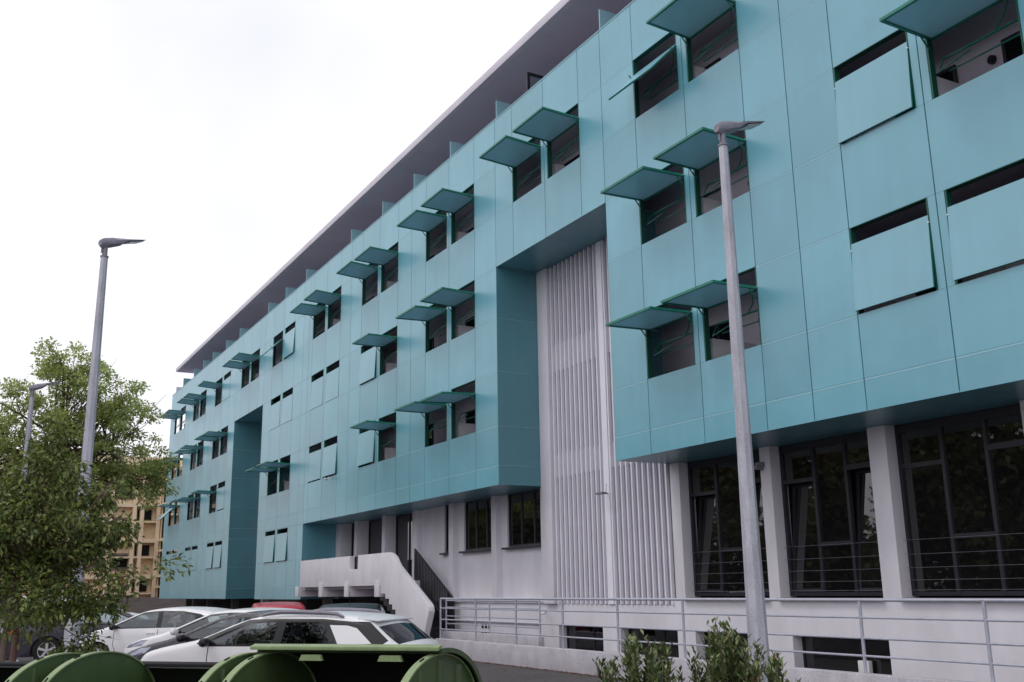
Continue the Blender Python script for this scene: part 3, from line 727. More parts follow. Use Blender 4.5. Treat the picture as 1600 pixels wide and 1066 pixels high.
# ================================================================== cars
def chaikin(pts, k=1, ra=.22):
    for _ in range(k):
        out = [pts[0]]
        for a, b in zip(pts, pts[1:]):
            out.append((a[0] + (b[0] - a[0]) * ra, a[1] + (b[1] - a[1]) * ra, a[2])); out.append((a[0] + (b[0] - a[0]) * (1 - ra), a[1] + (b[1] - a[1]) * (1 - ra), a[2]))
        # tag belongs to the segment that starts at the point; the corner cut keeps the former tag
        out2 = [out[0]]; i = 1
        for si, (a, b) in enumerate(zip(pts, pts[1:])):
            p, q = out[1 + 2 * si], out[2 + 2 * si]
            out2.append((p[0], p[1], a[2])); out2.append((q[0], q[1], a[2]))
        out2.append(pts[-1]); out2[0] = pts[0]
        pts = out2
    return pts
def car(name, spec, loc, heading, paint, label, group=None, cat='car'):
    """spec lengths in metres, x from the nose backwards, z from the ground"""
    t = thing(name, (loc[0], loc[1], G), label, cat, group)
    Lc, Wc = spec['L'], spec['W']; prof = chaikin([(*p, ) if len(p) == 3 else (*p, 'b') for p in spec['top']], 2)
    zb = spec['belt']; wr = spec.get('wr', .32); wx = spec['wheels']
    dn = [prof[0]]
    for a, b in zip(prof, prof[1:]):
        kk = max(1, int(math.hypot(b[0] - a[0], b[1] - a[1]) / .06))
        for i in range(1, kk + 1): q = i / kk; dn.append((a[0] + (b[0] - a[0]) * q, a[1] + (b[1] - a[1]) * q, a[2] if i < kk else b[2]))
    prof = dn
    P2 = [(p[0], p[1]) for p in prof]
    bot = []
    zbm = .20
    bot.append((prof[-1][0] - .03, zbm))
    for cx_ in (wx[1], wx[0]):
        ra = wr + .05
        a0 = math.asin(max(-1, (zbm - wr) / ra))
        for k in range(13):
            a = a0 + (math.pi - 2 * a0) * k / 12
            bot.append((cx_ + ra * math.cos(a), wr + ra * math.sin(a)))
    bot.append((prof[0][0] + .03, zbm))
    outline = P2 + bot
    seg = np.array(P2)
    def dist(x, z):
        a = seg[:-1]; b = seg[1:]; p = np.array([x, z]); d = b - a
        tt = np.clip(((p - a) * d).sum(1) / np.maximum((d * d).sum(1), 1e-9), 0, 1)
        return float(np.sqrt((((a + d * tt[:, None]) - p) ** 2).sum(1).min()))
    re = .09
    def yw(x, z):
        u = abs(x - Lc / 2) / (Lc / 2); y = Wc / 2 * (1 - .13 * u ** 4.5)
        if z > zb: y -= (z - zb) * spec.get('tumble', .30) + .012
        elif z > zb - .12: y -= (z - (zb - .12)) * .10
        if z < .55: y -= (.55 - z) * .13
        d = dist(x, z)
        if d < re: y -= re - math.sqrt(max(0, re * re - (re - d) ** 2))
        return y
    # side sheet
    pts = [Vector(p) for p in outline]; faces = [list(range(len(outline)))]
    labels = ['b']
    for kind, poly in spec['side']:
        i0 = len(pts); pts += [Vector(p) for p in poly]; faces.append(list(range(i0, i0 + len(poly)))); labels.append(kind)
    def inpoly(x, z, poly):
        c = False; n = len(poly)
        for i in range(n):
            x1, z1 = poly[i]; x2, z2 = poly[(i + 1) % n]
            if (z1 > z) != (z2 > z) and x < (x2 - x1) * (z - z1) / (z2 - z1) + x1: c = not c
        return c
    for d_ in (.008, .022, .045, .075, .11):
        for (xa, za), (xb, zb_) in zip(P2, P2[1:]):
            nx, nz = (zb_ - za), -(xb - xa); ll = math.hypot(nx, nz)
            if ll < .01: continue
            q = ((xa + xb) / 2 + nx / ll * d_, (za + zb_) / 2 + nz / ll * d_)
            if inpoly(*q, outline) and abs(dist(*q) - d_) < .004: pts.append(Vector(q))
    x = .08
    while x < Lc:
        z = .25
        while z < 2.2:
            if inpoly(x, z, outline) and dist(x, z) > .14: pts.append(Vector((x, z)))
            z += .075
        x += .09
    vs, es, fs, ov, oe, of = delaunay_2d_cdt(pts, [], faces, 1, 1e-5, True)
    yy = [yw(v[0], v[1]) for v in vs]
    h = R(heading)
    hx, hy = -math.sin(h), math.cos(h)          # heading unit vector, right-hand side = (hy,-hx)
    sx, sy = hy, -hx
    def w(x, y, z):                             # car frame -> world (y to the right)
        f = Lc / 2 - x
        return (loc[0] + hx * f + sx * y, loc[1] + hy * f + sy * y, G + z * (1 if z < .5 else 1 - .07 * (z - .5)) )
    mats = [M[paint], M['trim']]
    body = MB(); panes = {}
    for s in (1, -1):
        base = len(body.v); body.v += [w(v[0], s * yy[i], v[1]) for i, v in enumerate(vs)]
        for f, o_ in zip(fs, of):
            gx, gz = sum(vs[q][0] for q in f) / 3, sum(vs[q][1] for q in f) / 3
            if not inpoly(gx, gz, outline): continue
            ks = [i + 1 for i, (_, pl) in enumerate(spec['side']) if inpoly(gx, gz, pl)]
            kind = labels[ks[-1]] if ks else 'b'
            if kind[0] in 'gtlr':
                key = (kind, [i for i in ks if labels[i] == kind][0], s); panes.setdefault(key, []).append(f)
            else:
                body.f.append(tuple(base + q for q in f)); body.mi.append({'b': 0, 'k': 1, 'w': 0, 's': 0}[kind[0]])
    # top strip over the profile
    nn = 8
    def row(i):
        xx, zz = P2[i]; yo = yw(xx, zz); wf = max(0, 1 - xx / 1.1); wb = max(0, 1 - (Lc - xx) / .9)
        crown = .035 if zz > zb else .03
        return [w(xx - .10 * wf * (1 - (2 * k / nn - 1) ** 2) + .08 * wb * (1 - (2 * k / nn - 1) ** 2), yo * (1 - 2 * k / nn), zz + crown * (1 - (2 * k / nn - 1) ** 2) * (1 if zz > .7 else 0)) for k in range(nn + 1)]
    rows = [row(i) for i in range(len(P2))]
    strips = {}
    for i in range(len(P2) - 1):
        kind = prof[i][2] if i < len(prof) else 'b'
        strips.setdefault(kind, []).append(i)
    for kind, idx in strips.items():
        for i in idx:
            tgt = body if kind in 'bk' else None
            for k in range(nn):
                q = (rows[i][k], rows[i][k + 1], rows[i + 1][k + 1], rows[i + 1][k])
                if kind in 'bk': body.quad(*q, mi=0 if kind == 'b' else 1)
    # merge seam vertices for smooth shading
    bo = body.build('body', mats, t, smooth=True, angle=32)
    bm = bmesh.new(); bm.from_mesh(bo.data); bmesh.ops.remove_doubles(bm, verts=bm.verts, dist=.0008)
    bmesh.ops.recalc_face_normals(bm, faces=bm.faces); bm.to_mesh(bo.data); bm.free(); bo.data.shade_smooth(); bo.data.set_sharp_from_angle(angle=R(62))
    for (kind, _, s), tris in panes.items():
        m = MB(); mp = {}
        for f in tris:
            ids = []
            for q in f:
                if q not in mp: mp[q] = len(m.v); m.v.append(w(vs[q][0], s * (yy[q] - .004), vs[q][1]))
                ids.append(mp[q])
            m.f.append(tuple(ids)); m.mi.append(0)
        m.build({'l': 'headlight', 'r': 'tail_light'}.get(kind[0], 'side_window'), M[{'g': 'carglass', 't': 'tinted', 'l': 'clearlamp', 'r': 'redlamp'}[kind[0]]], t, smooth=True)
    for kind, nm, mt in (('g', 'windshield', 'carglass'), ('t', 'rear_window', 'tinted'), ('r', 'tail_light', 'redlamp'), ('h', 'headlight', 'clearlamp')):
        if kind in strips:
            m = MB()
            for i in strips[kind]:
                for k in range(nn):
                    mid = 1 <= k < nn - 1
                    if kind in 'rh' and mid: body_q = True
                    m.quad(rows[i][k], rows[i][k + 1], rows[i + 1][k + 1], rows[i + 1][k])
            m.build(nm, M[mt], t, smooth=True, weld=True)
    # wheels
    for cx_ in wx:
        for s in (1, -1):
            yo = s * (Wc / 2 - .03); yi = s * (Wc / 2 - .23)
            m = MB(); n = 28; prof_w = [(.19, yi), (.90 * wr, yi), (wr, yi + s * .03), (wr, yo - s * .03), (.93 * wr, yo), (.66 * wr, yo - s * .005), (.64 * wr, yo - s * .04)]
            rr = []
            for (ra, y) in prof_w:
                b = len(m.v); rr.append(b)
                for k in range(n): a = 2 * math.pi * k / n; m.v.append(w(cx_ + ra * math.cos(a), y, wr + ra * math.sin(a)))
            for a, b in zip(rr, rr[1:]):
                for k in range(n): m.f.append((a + k, a + (k + 1) % n, b + (k + 1) % n, b + k)); m.mi.append(0)
            wo = m.build('wheel', M['rubber'], t, smooth=True)
            m = MB(); rin = .65 * wr
            ring = []
            for (ra, y) in ((rin, yo - s * .01), (rin * .92, yo - s * .012), (rin * .90, yo - s * .05)):
                b = len(m.v); ring.append(b)
                for k in range(n): a = 2 * math.pi * k / n; m.v.append(w(cx_ + ra * math.cos(a), y, wr + ra * math.sin(a)))
            for a, b in zip(ring, ring[1:]):
                for k in range(n): m.f.append((a + k, a + (k + 1) % n, b + (k + 1) % n, b + k)); m.mi.append(0)
            for k in range(5):
                a = 2 * math.pi * k / 5 + .3
                def pp(r_, da, y): return w(cx_ + r_ * math.cos(a + da), y, wr + r_ * math.sin(a + da))
                y1 = yo - s * .012; y2 = yo - s * .035
                m.quad(pp(.03, -1.0, y1), pp(.03, 1.0, y1), pp(rin * .95, .17, y1), pp(rin * .95, -.17, y1))
                m.quad(pp(.03, 1.0, y1), pp(.03, 1.0, y2), pp(rin * .95, .17, y2), pp(rin * .95, .17, y1))
                m.quad(pp(.03, -1.0, y1), pp(.03, -1.0, y2), pp(rin * .95, -.17, y2), pp(rin * .95, -.17, y1))
            b = len(m.v)
            for k in range(10): a = 2 * math.pi * k / 10; m.v.append(w(cx_ + .05 * math.cos(a), yo - s * .006, wr + .05 * math.sin(a)))
            m.f.append(tuple(range(b, b + 10))); m.mi.append(0)
            m.build('rim', M['alloy'], wo)
            m = MB(); b = len(m.v)
            for k in range(n): a = 2 * math.pi * k / n; m.v.append(w(cx_ + rin * .93 * math.cos(a), yo - s * .07, wr + rin * .93 * math.sin(a)))
            m.f.append(tuple(range(b, b + n))); m.mi.append(0); m.build('brake_disc', M['trim'], wo)
    # underbody and cabin
    def cbox(m, x0, x1, y0, y1, z0, z1):
        b = len(m.v)
        m.v += [w(x, y, z) for z in (z0, z1) for x, y in ((x0, y0), (x1, y0), (x1, y1), (x0, y1))]
        m.f += [tuple(b + i for i in q) for q in ((0, 3, 2, 1), (4, 5, 6, 7), (0, 1, 5, 4), (1, 2, 6, 5), (2, 3, 7, 6), (3, 0, 4, 7))]; m.mi += [0] * 6
    m = MB(); cbox(m, .25, Lc - .25, -Wc / 2 + .27, Wc / 2 - .27, .18, .62); cbox(m, spec['cowl'] + .05, Lc - .5, -Wc / 2 + .18, Wc / 2 - .18, .60, zb - .13)
    m.build('underbody', M['trim'], t)
    m = MB(); c0 = spec['cowl']
    cbox(m, c0 - .05, c0 + .38, -Wc / 2 + .16, Wc / 2 - .16, zb - .25, zb - .02)
    m.build('dashboard', M['trim'], t, bevel=.04)
    sx_ = spec.get('seat', c0 + 1.25)
    for s in (-1, 1):
        m = MB(); cbox(m, sx_, sx_ + .14, s * .36 - .22, s * .36 + .22, .5, zb + .10); cbox(m, sx_ + .03, sx_ + .12, s * .36 - .12, s * .36 + .12, zb + .15, zb + .32)
        cbox(m, sx_ + .06, sx_ + .08, s * .36 - .05, s * .36 + .05, zb + .08, zb + .2)
        m.build('seat', M['seat'], t, bevel=.035)
    m = MB(); cbox(m, sx_ + .85, sx_ + 1.0, -Wc / 2 + .25, Wc / 2 - .25, .5, zb + .08)
    for s in (-1, 1): cbox(m, sx_ + .9, sx_ + .98, s * .36 - .12, s * .36 + .12, zb + .08, zb + .22)
    m.build('rear_bench', M['seat'], t, bevel=.035)
    # steering wheel
    m = MB(); cx_, cz_ = sx_ - .62, zb - .02
    ringp = [w(cx_ + .06 * math.sin(a), -.36 + .18 * math.cos(a), cz_ + .17 * math.sin(a)) for a in [2 * math.pi * k / 16 for k in range(17)]]
    m.tube(ringp, .014, 6, caps=False); m.build('steering_wheel', M['trim'], t, smooth=True)
    # mirrors
    mxp, mz = spec['mirror']
    for s in (1, -1):
        y0 = s * (yw(mxp, mz) - .01)
        m = MB()
        secs = [(0, .025, .03), (.04, .035, .045), (.07, .055, .065), (.16, .06, .07), (.20, .045, .06), (.215, .02, .03), (.218, .004, .006)]
        rr = []
        for (dy, ax, az) in secs:
            b = len(m.v); rr.append(b)
            for k in range(12): a = 2 * math.pi * k / 12; m.v.append(w(mxp + ax * math.cos(a), y0 + s * dy, mz + .02 + az * math.sin(a)))
        for a, b in zip(rr, rr[1:]):
            for k in range(12): m.f.append((a + k, a + (k + 1) % 12, b + (k + 1) % 12, b + k)); m.mi.append(0)
        m.f.append(tuple(rr[-1] + k for k in range(12))); m.mi.append(0)
        m.build('mirror', M[spec.get('mirror_mat', 'trim')], t, smooth=True, angle=60)
    # door lines and handles
    hd = MB()
    for (hx_, hz_) in spec.get('handles', []):
        for s in (1, -1):
            y0 = s * yw(hx_, hz_); hd.tube([w(hx_ - .09, y0, hz_), w(hx_ - .07, y0 + s * .03, hz_), w(hx_ + .07, y0 + s * .03, hz_), w(hx_ + .09, y0, hz_)], .012, 6)
    if hd.v: hd.build('door_handle', M[spec.get('handle_mat', paint)], t, smooth=True)
    dl = MB()
    for line in spec.get('lines', []):
        for s in (1, -1):
            pts_ = []
            for (xa, za), (xb, zb2) in zip(line, line[1:]):
                for k in range(7): q = k / 6; X, Z = xa + (xb - xa) * q, za + (zb2 - za) * q; pts_.append(w(X, s * (yw(X, Z) + .0005), Z))
            dl.tube(pts_, .006, 4, caps=False)
    if dl.v: dl.build('door_gap', M['trim'], t)
    if spec.get('rails'):
        x0, x1, zr0, zr1 = spec['rails']
        for s in (1, -1):
            yb = s * (yw((x0 + x1) / 2, spec['H'] - .07) - .03)
            m = MB(); m.tube([w(x0, yb, zr0), w(x0 + .10, yb, zr0 + .03), w(x0 + .3, yb, zr0 + .06), w((x0 + x1) / 2, yb, spec['H'] + .035), w(x1 - .3, yb, zr1 + .07), w(x1 - .10, yb, zr1 + .05), w(x1, yb, zr1)], [.016, .024, .030, .032, .030, .026, .016], 8)
            m.build('roof_rail', M[spec.get('rail_mat', 'trim')], t, smooth=True)
    if spec.get('antenna'):
        ax_, az_ = spec['antenna']
        m = MB(); m.tube([w(ax_, 0, az_), w(ax_ + .18, 0, az_ + .42)], .006, 5); m.build('antenna', M['trim'], t)
    if spec.get('spoiler'):
        x0, x1, z = spec['spoiler']
        m = MB(); yb = yw(x0, z - .04) - .01
        b = len(m.v)
        m.v += [w(x0, yb, z), w(x1, yb * .93, z - .05), w(x1, -yb * .93, z - .05), w(x0, -yb, z), w(x0, yb, z - .04), w(x1, yb * .93, z - .075), w(x1, -yb * .93, z - .075), w(x0, -yb, z - .04)]
        m.f += [tuple(b + i for i in q) for q in ((0, 1, 2, 3), (4, 7, 6, 5), (0, 4, 5, 1), (1, 5, 6, 2), (2, 6, 7, 3), (3, 7, 4, 0))]; m.mi += [0] * 6
        m.build('spoiler', M[paint], t, bevel=.012)
    return t

SUV = dict(L=4.16, W=1.73, H=1.47, belt=1.00, wr=.33, wheels=(.82, 3.42), cowl=.98,
    top=[(.06, .22, 'k'), (.0, .45, 'k'), (.0, .62, 'b'), (.05, .80, 'b'), (.16, .90, 'b'), (.50, .98, 'b'), (.98, 1.06, 'g'), (1.72, 1.41, 'b'), (2.2, 1.47, 'b'), (2.9, 1.465, 'b'),
         (3.35, 1.42, 'b'), (3.56, 1.385, 't'), (3.95, 1.03, 'b'), (4.10, .96, 'b'), (4.15, .72, 'k'), (4.16, .45, 'k'), (4.08, .22, 'k')],
    side=[('k', [(1.02, 1.03), (1.12, 1.105), (1.76, 1.385), (2.2, 1.405), (2.9, 1.40), (3.34, 1.35), (3.58, 1.34), (3.88, 1.06), (3.80, 1.0), (2.4, .985), (1.1, .985)]),
          ('g', [(1.30, 1.01), (1.24, 1.06), (1.80, 1.33), (2.10, 1.35), (2.24, 1.345), (2.20, 1.01)]),
          ('t', [(2.33, 1.01), (2.36, 1.345), (2.86, 1.345), (2.98, 1.31), (3.16, 1.01)]),
          ('w', [(3.02, 1.30), (3.28, 1.29), (3.42, 1.25), (3.66, 1.02), (3.18, 1.01)]),
          ('k', [(.12, .56), (1.1, .52), (3.1, .52), (4.05, .56), (4.06, .24), (3.9, .22), (3.8, .30), (3.42, .70), (3.1, .5), (2.9, .24), (1.3, .24), (1.2, .5), (.82, .70), (.45, .5), (.3, .24), (.1, .24)])],
    mirror=(1.22, 1.03), rails=(1.95, 3.2, 1.45, 1.42), rail_mat='lamphead', spoiler=(3.40, 3.70, 1.415), lines=[[(1.22, .98), (1.2, .6), (1.3, .35)], [(2.28, .98), (2.26, .4)], [(3.2, .98), (3.12, .7)]],
    handles=[(2.08, .90), (3.0, .92)], handle_mat='trim', seat=2.05)
HATCH = dict(L=4.20, W=1.76, H=1.46, belt=.97, wr=.31, wheels=(.86, 3.45), cowl=1.02,
    top=[(.08, .22, 'k'), (.0, .45, 'b'), (.02, .62, 'b'), (.12, .74, 'b'), (.55, .88, 'b'), (1.02, .98, 'g'), (1.85, 1.38, 'b'), (2.3, 1.45, 'b'), (2.9, 1.44, 'b'), (3.4, 1.37, 'b'),
         (3.62, 1.33, 't'), (3.98, 1.03, 'b'), (4.12, .92, 'b'), (4.18, .68, 'b'), (4.2, .45, 'k'), (4.1, .22, 'k')],
    side=[('k', [(1.12, .985), (1.3, 1.07), (1.92, 1.355), (2.35, 1.395), (2.9, 1.385), (3.35, 1.31), (3.55, 1.2), (3.62, 1.06), (3.4, 1.0), (1.2, .955)]),
          ('g', [(1.36, .985), (1.34, 1.05), (1.92, 1.315), (2.30, 1.36), (2.33, .99)]),
          ('g', [(2.43, .99), (2.42, 1.362), (2.88, 1.35), (3.22, 1.28), (3.30, 1.02)]),
          ('t', [(3.36, 1.03), (3.30, 1.27), (3.48, 1.18), (3.54, 1.08)]),
          ('l', [(.13, .66), (.16, .72), (.45, .82), (.66, .84), (.52, .72)]), ('r', [(3.86, .98), (4.08, .86), (4.12, .72), (3.9, .78)])],
    mirror=(1.30, .98), lines=[[(1.28, .95), (1.25, .6), (1.35, .35)], [(2.38, .95), (2.36, .4)], [(3.32, .97), (3.2, .7)]], handles=[(2.2, .86), (3.1, .88)], seat=2.15)
import copy
def var(base, **k):
    d = copy.deepcopy(base); d.update(k); return d
WAGON = dict(L=4.75, W=1.82, H=1.46, belt=.96, wr=.33, wheels=(.92, 3.65), cowl=1.25,
    top=[(.08, .22, 'k'), (.0, .45, 'b'), (.03, .64, 'b'), (.2, .76, 'b'), (.7, .88, 'b'), (1.25, .95, 'g'), (2.05, 1.36, 'b'), (2.5, 1.44, 'b'), (3.3, 1.44, 'b'), (4.0, 1.38, 'b'),
         (4.25, 1.33, 't'), (4.55, 1.02, 'b'), (4.68, .92, 'b'), (4.74, .68, 'b'), (4.75, .45, 'k'), (4.65, .22, 'k')],
    side=[('k', [(1.35, .955), (1.5, 1.03), (2.1, 1.33), (2.5, 1.385), (3.3, 1.385), (3.9, 1.33), (4.2, 1.22), (4.3, 1.0), (4.2, .96), (1.4, .935)]),
          ('g', [(1.58, .97), (1.56, 1.02), (2.1, 1.29), (2.55, 1.34), (2.57, .975)]),
          ('g', [(2.66, .975), (2.65, 1.345), (3.1, 1.345), (3.45, 1.33), (3.50, .99)]),
          ('t', [(3.58, .99), (3.54, 1.325), (3.9, 1.28), (4.12, 1.18), (4.2, 1.0)]),
          ('r', [(4.3, .93), (4.62, .86), (4.68, .72), (4.35, .76)])],
    mirror=(1.52, .98), lines=[[(1.5, .93), (1.46, .6), (1.5, .35)], [(2.61, .93), (2.6, .4)], [(3.53, .95), (3.4, .7)]], handles=[(2.42, .85), (3.3, .87)], handle_mat='trim', seat=2.45,
    rails=(2.2, 4.1, 1.41, 1.35), rail_mat='chrome')
VAN = dict(L=4.5, W=1.85, H=1.84, belt=1.12, wr=.33, wheels=(.88, 3.6), cowl=.95,
    top=[(.08, .25, 'k'), (.0, .5, 'b'), (.03, .8, 'b'), (.18, .98, 'b'), (.95, 1.15, 'g'), (1.7, 1.70, 'b'), (2.1, 1.82, 'b'), (3.2, 1.84, 'b'), (4.2, 1.80, 'b'), (4.38, 1.6, 't'), (4.45, 1.15, 'b'), (4.5, .6, 'k'), (4.42, .25, 'k')],
    side=[('g', [(1.15, 1.14), (1.72, 1.58), (2.15, 1.62), (2.18, 1.14)]), ('t', [(2.32, 1.14), (2.32, 1.62), (3.2, 1.62), (3.22, 1.14)]), ('t', [(3.32, 1.14), (3.32, 1.62), (4.15, 1.58), (4.2, 1.14)])],
    mirror=(1.22, 1.18), lines=[[(1.1, 1.1), (1.1, .4)], [(2.25, 1.1), (2.25, .4)]], handles=[(2.05, 1.0)], seat=2.0)
AZ = 135.5
car('parked_car', SUV, (-14.87, 4.59), AZ, 'white', 'white crossover with dark rear windows and grey roof rails, right behind the green bins')
car('parked_car', var(HATCH, antenna=None), (-17.8, 4.83), AZ, 'darkpaint', 'dark grey hatchback squeezed between the white crossover and the white hatchbacks')
car('parked_car', var(HATCH, mirror_mat='white'), (-20.7, 5.28), AZ, 'white', 'white hatchback with white mirror between the dark grey car and another white car')
car('parked_car', var(HATCH, L=4.20), (-24.75, 4.74), AZ, 'white', 'white hatchback with black mirror, last of the row beside the tree')
car('parked_car', WAGON, (-29.4, 3.92), -8, 'darkpaint', 'dark grey estate car with five spoke wheels behind the young tree')
car('parked_van', VAN, (-38.2, 4.3), -6, 'white', 'white people carrier partly hidden behind the tree leaves', cat='van')
car('parked_car', HATCH, (-31.9, 9.3), 76, 'redpaint', 'small red car whose roof shows in front of the teal wall')
car('parked_car', var(HATCH, antenna=(3.2, 1.4)), (-24.9, 9.2), 66, 'blackpaint', 'black car behind the white crossover with a thin roof antenna')

# ================================================================== green bins
def bin_(loc, az, lid_from, label):
    """u across the bin (left ear to right ear), d away from the viewer"""
    t = thing('waste_container', (loc[0], loc[1], G), label, 'waste bin', 'green waste containers in a row')
    a = R(az); d = Vector((-math.sin(a), math.cos(a), 0)); u = Vector((math.cos(a), math.sin(a), 0)); o_ = Vector((loc[0], loc[1], G))
    def w(x, y, z): return tuple(o_ + u * x + d * y + Vector((0, 0, z)))
    Wd, D, zr, ht = .525, .52, 1.0, .335
    # tub
    m = MB()
    def ringq(zz, sx_, sy_): return [w(-sx_, -sy_, zz), w(sx_, -sy_, zz), w(sx_, sy_, zz), w(-sx_, sy_, zz)]
    prof_ = [(.20, .42, .40), (.55, .48, .46), (.98, Wd, D), (zr, Wd + .03, D + .03), (zr, Wd - .02, D - .02), (.55, .46, .43), (.24, .40, .37)]
    rs_ = [ringq(*p) for p in prof_]
    for A_, B_ in zip(rs_, rs_[1:]):
        for k in range(4): m.quad(A_[k], A_[(k + 1) % 4], B_[(k + 1) % 4], B_[k])
    m.quad(*rs_[0]); m.quad(*rs_[-1]); m.build('tub', M['bin'], t)
    # ears
    for s in (-1, 1):
        m = MB(); n = 28; x0, x1 = s * (Wd - .0), s * (Wd + .028)
        arc = [(D * math.cos(math.pi * k / n), zr + ht * math.sin(math.pi * k / n)) for k in range(n + 1)]
        b = len(m.v)
        for X in (x0, x1): m.v += [w(X, y, z) for y, z in arc]
        m.f.append(tuple(range(b, b + n + 1))); m.f.append(tuple(range(b + n + 1, b + 2 * n + 2))); m.mi += [0, 0]
        for k in range(n): m.f.append((b + k, b + k + 1, b + n + 2 + k, b + n + 1 + k)); m.mi.append(0)
        m.f.append((b, b + n, b + 2 * n + 1, b + n + 1)); m.mi.append(0)
        eo = m.build('side_ear', M['bin'], t, bevel=.004)
        m = MB(); n = 36      # raised rim
        ro, ri = 1.01, .985
        rg = []
        for k in range(n + 1):
            an = math.pi * k / n; c_, s__ = math.cos(an), math.sin(an)
            b = len(m.v); rg.append(b)
            m.v += [w(s * (Wd - .008), D * ri * c_, zr + ht * ri * s__), w(s * (Wd - .008), D * ro * c_, zr + ht * ro * s__), w(s * (Wd + .034), D * ro * c_, zr + ht * ro * s__), w(s * (Wd + .034), D * ri * c_, zr + ht * ri * s__)]
        for A_, B_ in zip(rg, rg[1:]):
            for k in range(4): m.f.append((A_ + k, A_ + (k + 1) % 4, B_ + (k + 1) % 4, B_ + k)); m.mi.append(0)
        m.build('ear_rim', M['bin_edge'], eo, smooth=True)
        for an_ in (.62, .80):
            c_, s__ = -math.cos(math.pi * (1 - an_)) * -1, math.sin(math.pi * (1 - an_))
            c_ = -abs(c_); q = MB(); p1 = Vector(w(s * (Wd + .013), D * 1.012 * c_, zr + ht * 1.012 * s__)); tn = (d * (D * s__) + Vector((0, 0, -ht * c_))).normalized()
            q.tube([tuple(p1 - tn * .022), tuple(p1 + tn * .022)], .006, 6); q.build('rim_slot', M['black'], eo)
        if s == 1:
            for yy in (-.24, 0, .24):
                m = MB(); zt = zr + ht * math.sqrt(1 - (yy / D) ** 2) - .03
                b = len(m.v)
                for (X, dy) in ((Wd + .028, -.02), (Wd + .045, -.012), (Wd + .045, .012), (Wd + .028, .02)):
                    m.v += [w(X, yy + dy, zr), w(X, yy + dy, zt)]
                for k in range(3): m.f.append((b + 2 * k, b + 2 * k + 2, b + 2 * k + 3, b + 2 * k + 1)); m.mi.append(0)
                m.build('ear_rib', M['bin'], eo)
    # rolled-back lid: shell from the angle lid_from (0 = front rim, 180 = rear rim)
    m = MB(); n = 30; a0, a1 = R(lid_from), R(182); xo = Wd + .065; rows_ = []
    for k in range(n + 1):
        an = a0 + (a1 - a0) * k / n; c_, s__ = -math.cos(an), math.sin(an); rowv = []
        for (X, q) in ((-xo, 1.0), (-xo, 1.075), (xo, 1.075), (xo, 1.0), (xo - .012, 1.0), (xo - .012, 1.045), (-xo + .012, 1.045), (-xo + .012, 1.0)):
            rowv.append(w(X, D * q * c_, zr + ht * (q + .02) * s__))
        rows_.append(rowv)
    for A_, B_ in zip(rows_, rows_[1:]):
        for k in range(8): m.quad(A_[k], A_[(k + 1) % 8], B_[(k + 1) % 8], B_[k], mi=1 if k == 5 else 0)
    m.quad(*rows_[0][:4]); m.quad(rows_[0][4], rows_[0][5], rows_[0][6], rows_[0][7])
    lo = m.build('lid', [M['bin'], M['bin_in']], t)
    an = a0; c_, s__ = -math.cos(an), math.sin(an)
    m = MB(); p_ = [w(X, D * 1.06 * c_ - .01, zr + ht * 1.08 * s__ + dz) for X, dz in ((-xo - .01, .008), (xo + .01, .008), (xo + .01, .03), (-xo - .01, .03))]
    b = len(m.v); m.v += p_ + [tuple(Vector(q) - d * .05 + Vector((0, 0, -.012))) for q in p_]
    m.f += [tuple(b + i for i in q) for q in ((0, 1, 2, 3), (4, 5, 6, 7), (0, 1, 5, 4), (1, 2, 6, 5), (2, 3, 7, 6), (3, 0, 4, 7))]; m.mi += [0] * 6
    m.build('lid_lip', M['bin_edge'] if lid_from < 110 else M['black'], lo, bevel=.006)
    if lid_from < 110:
        for X in (-.20, .30):
            m = MB()
            b = len(m.v); base = [w(X - .06, D * 1.05 * c_ - .05, zr + ht * 1.05 * s__ - .018), w(X + .06, D * 1.05 * c_ - .05, zr + ht * 1.05 * s__ - .018), w(X + .075, D * 1.05 * c_ - .05, zr + ht * 1.05 * s__ - .05), w(X - .075, D * 1.05 * c_ - .05, zr + ht * 1.05 * s__ - .05)]
            m.quad(*base); m.quad(*[tuple(Vector(q) + d * .02) for q in base])
            m.build('lid_grip', M['bin_edge'], lo)
    for xx in (-.36, .36):
        for yy in (-.34, .34):
            m = MB(); c0 = Vector(w(xx, yy, .10)); m.tube([tuple(c0 - u * .025), tuple(c0 + u * .025)], .10, 16); m.tube([tuple(c0), w(xx, yy, .22)], .02, 6)
            m.build('castor', M['rubber'], t)
    return t
fwh = Vector((-.873, .488)); rth = Vector((.485, .874))
def px_pos(px, depth):
    u = (px - 800) / 1569.4
    v = Vector((fwh.x + u * rth.x * 1.03, fwh.y + u * rth.y * 1.03)) * depth
    return (v.x, v.y)
BAZ = 40
bin_(px_pos(560, 5.95), BAZ, 84, 'open green waste container with its pale rimmed lid rolled back, nearest the white crossover')
bin_(px_pos(300, 6.3), BAZ, 142, 'green waste container with round side ears left of the one with the raised lid')
bin_(px_pos(48, 6.6), BAZ, 142, 'green waste container cut off by the left edge of the picture')

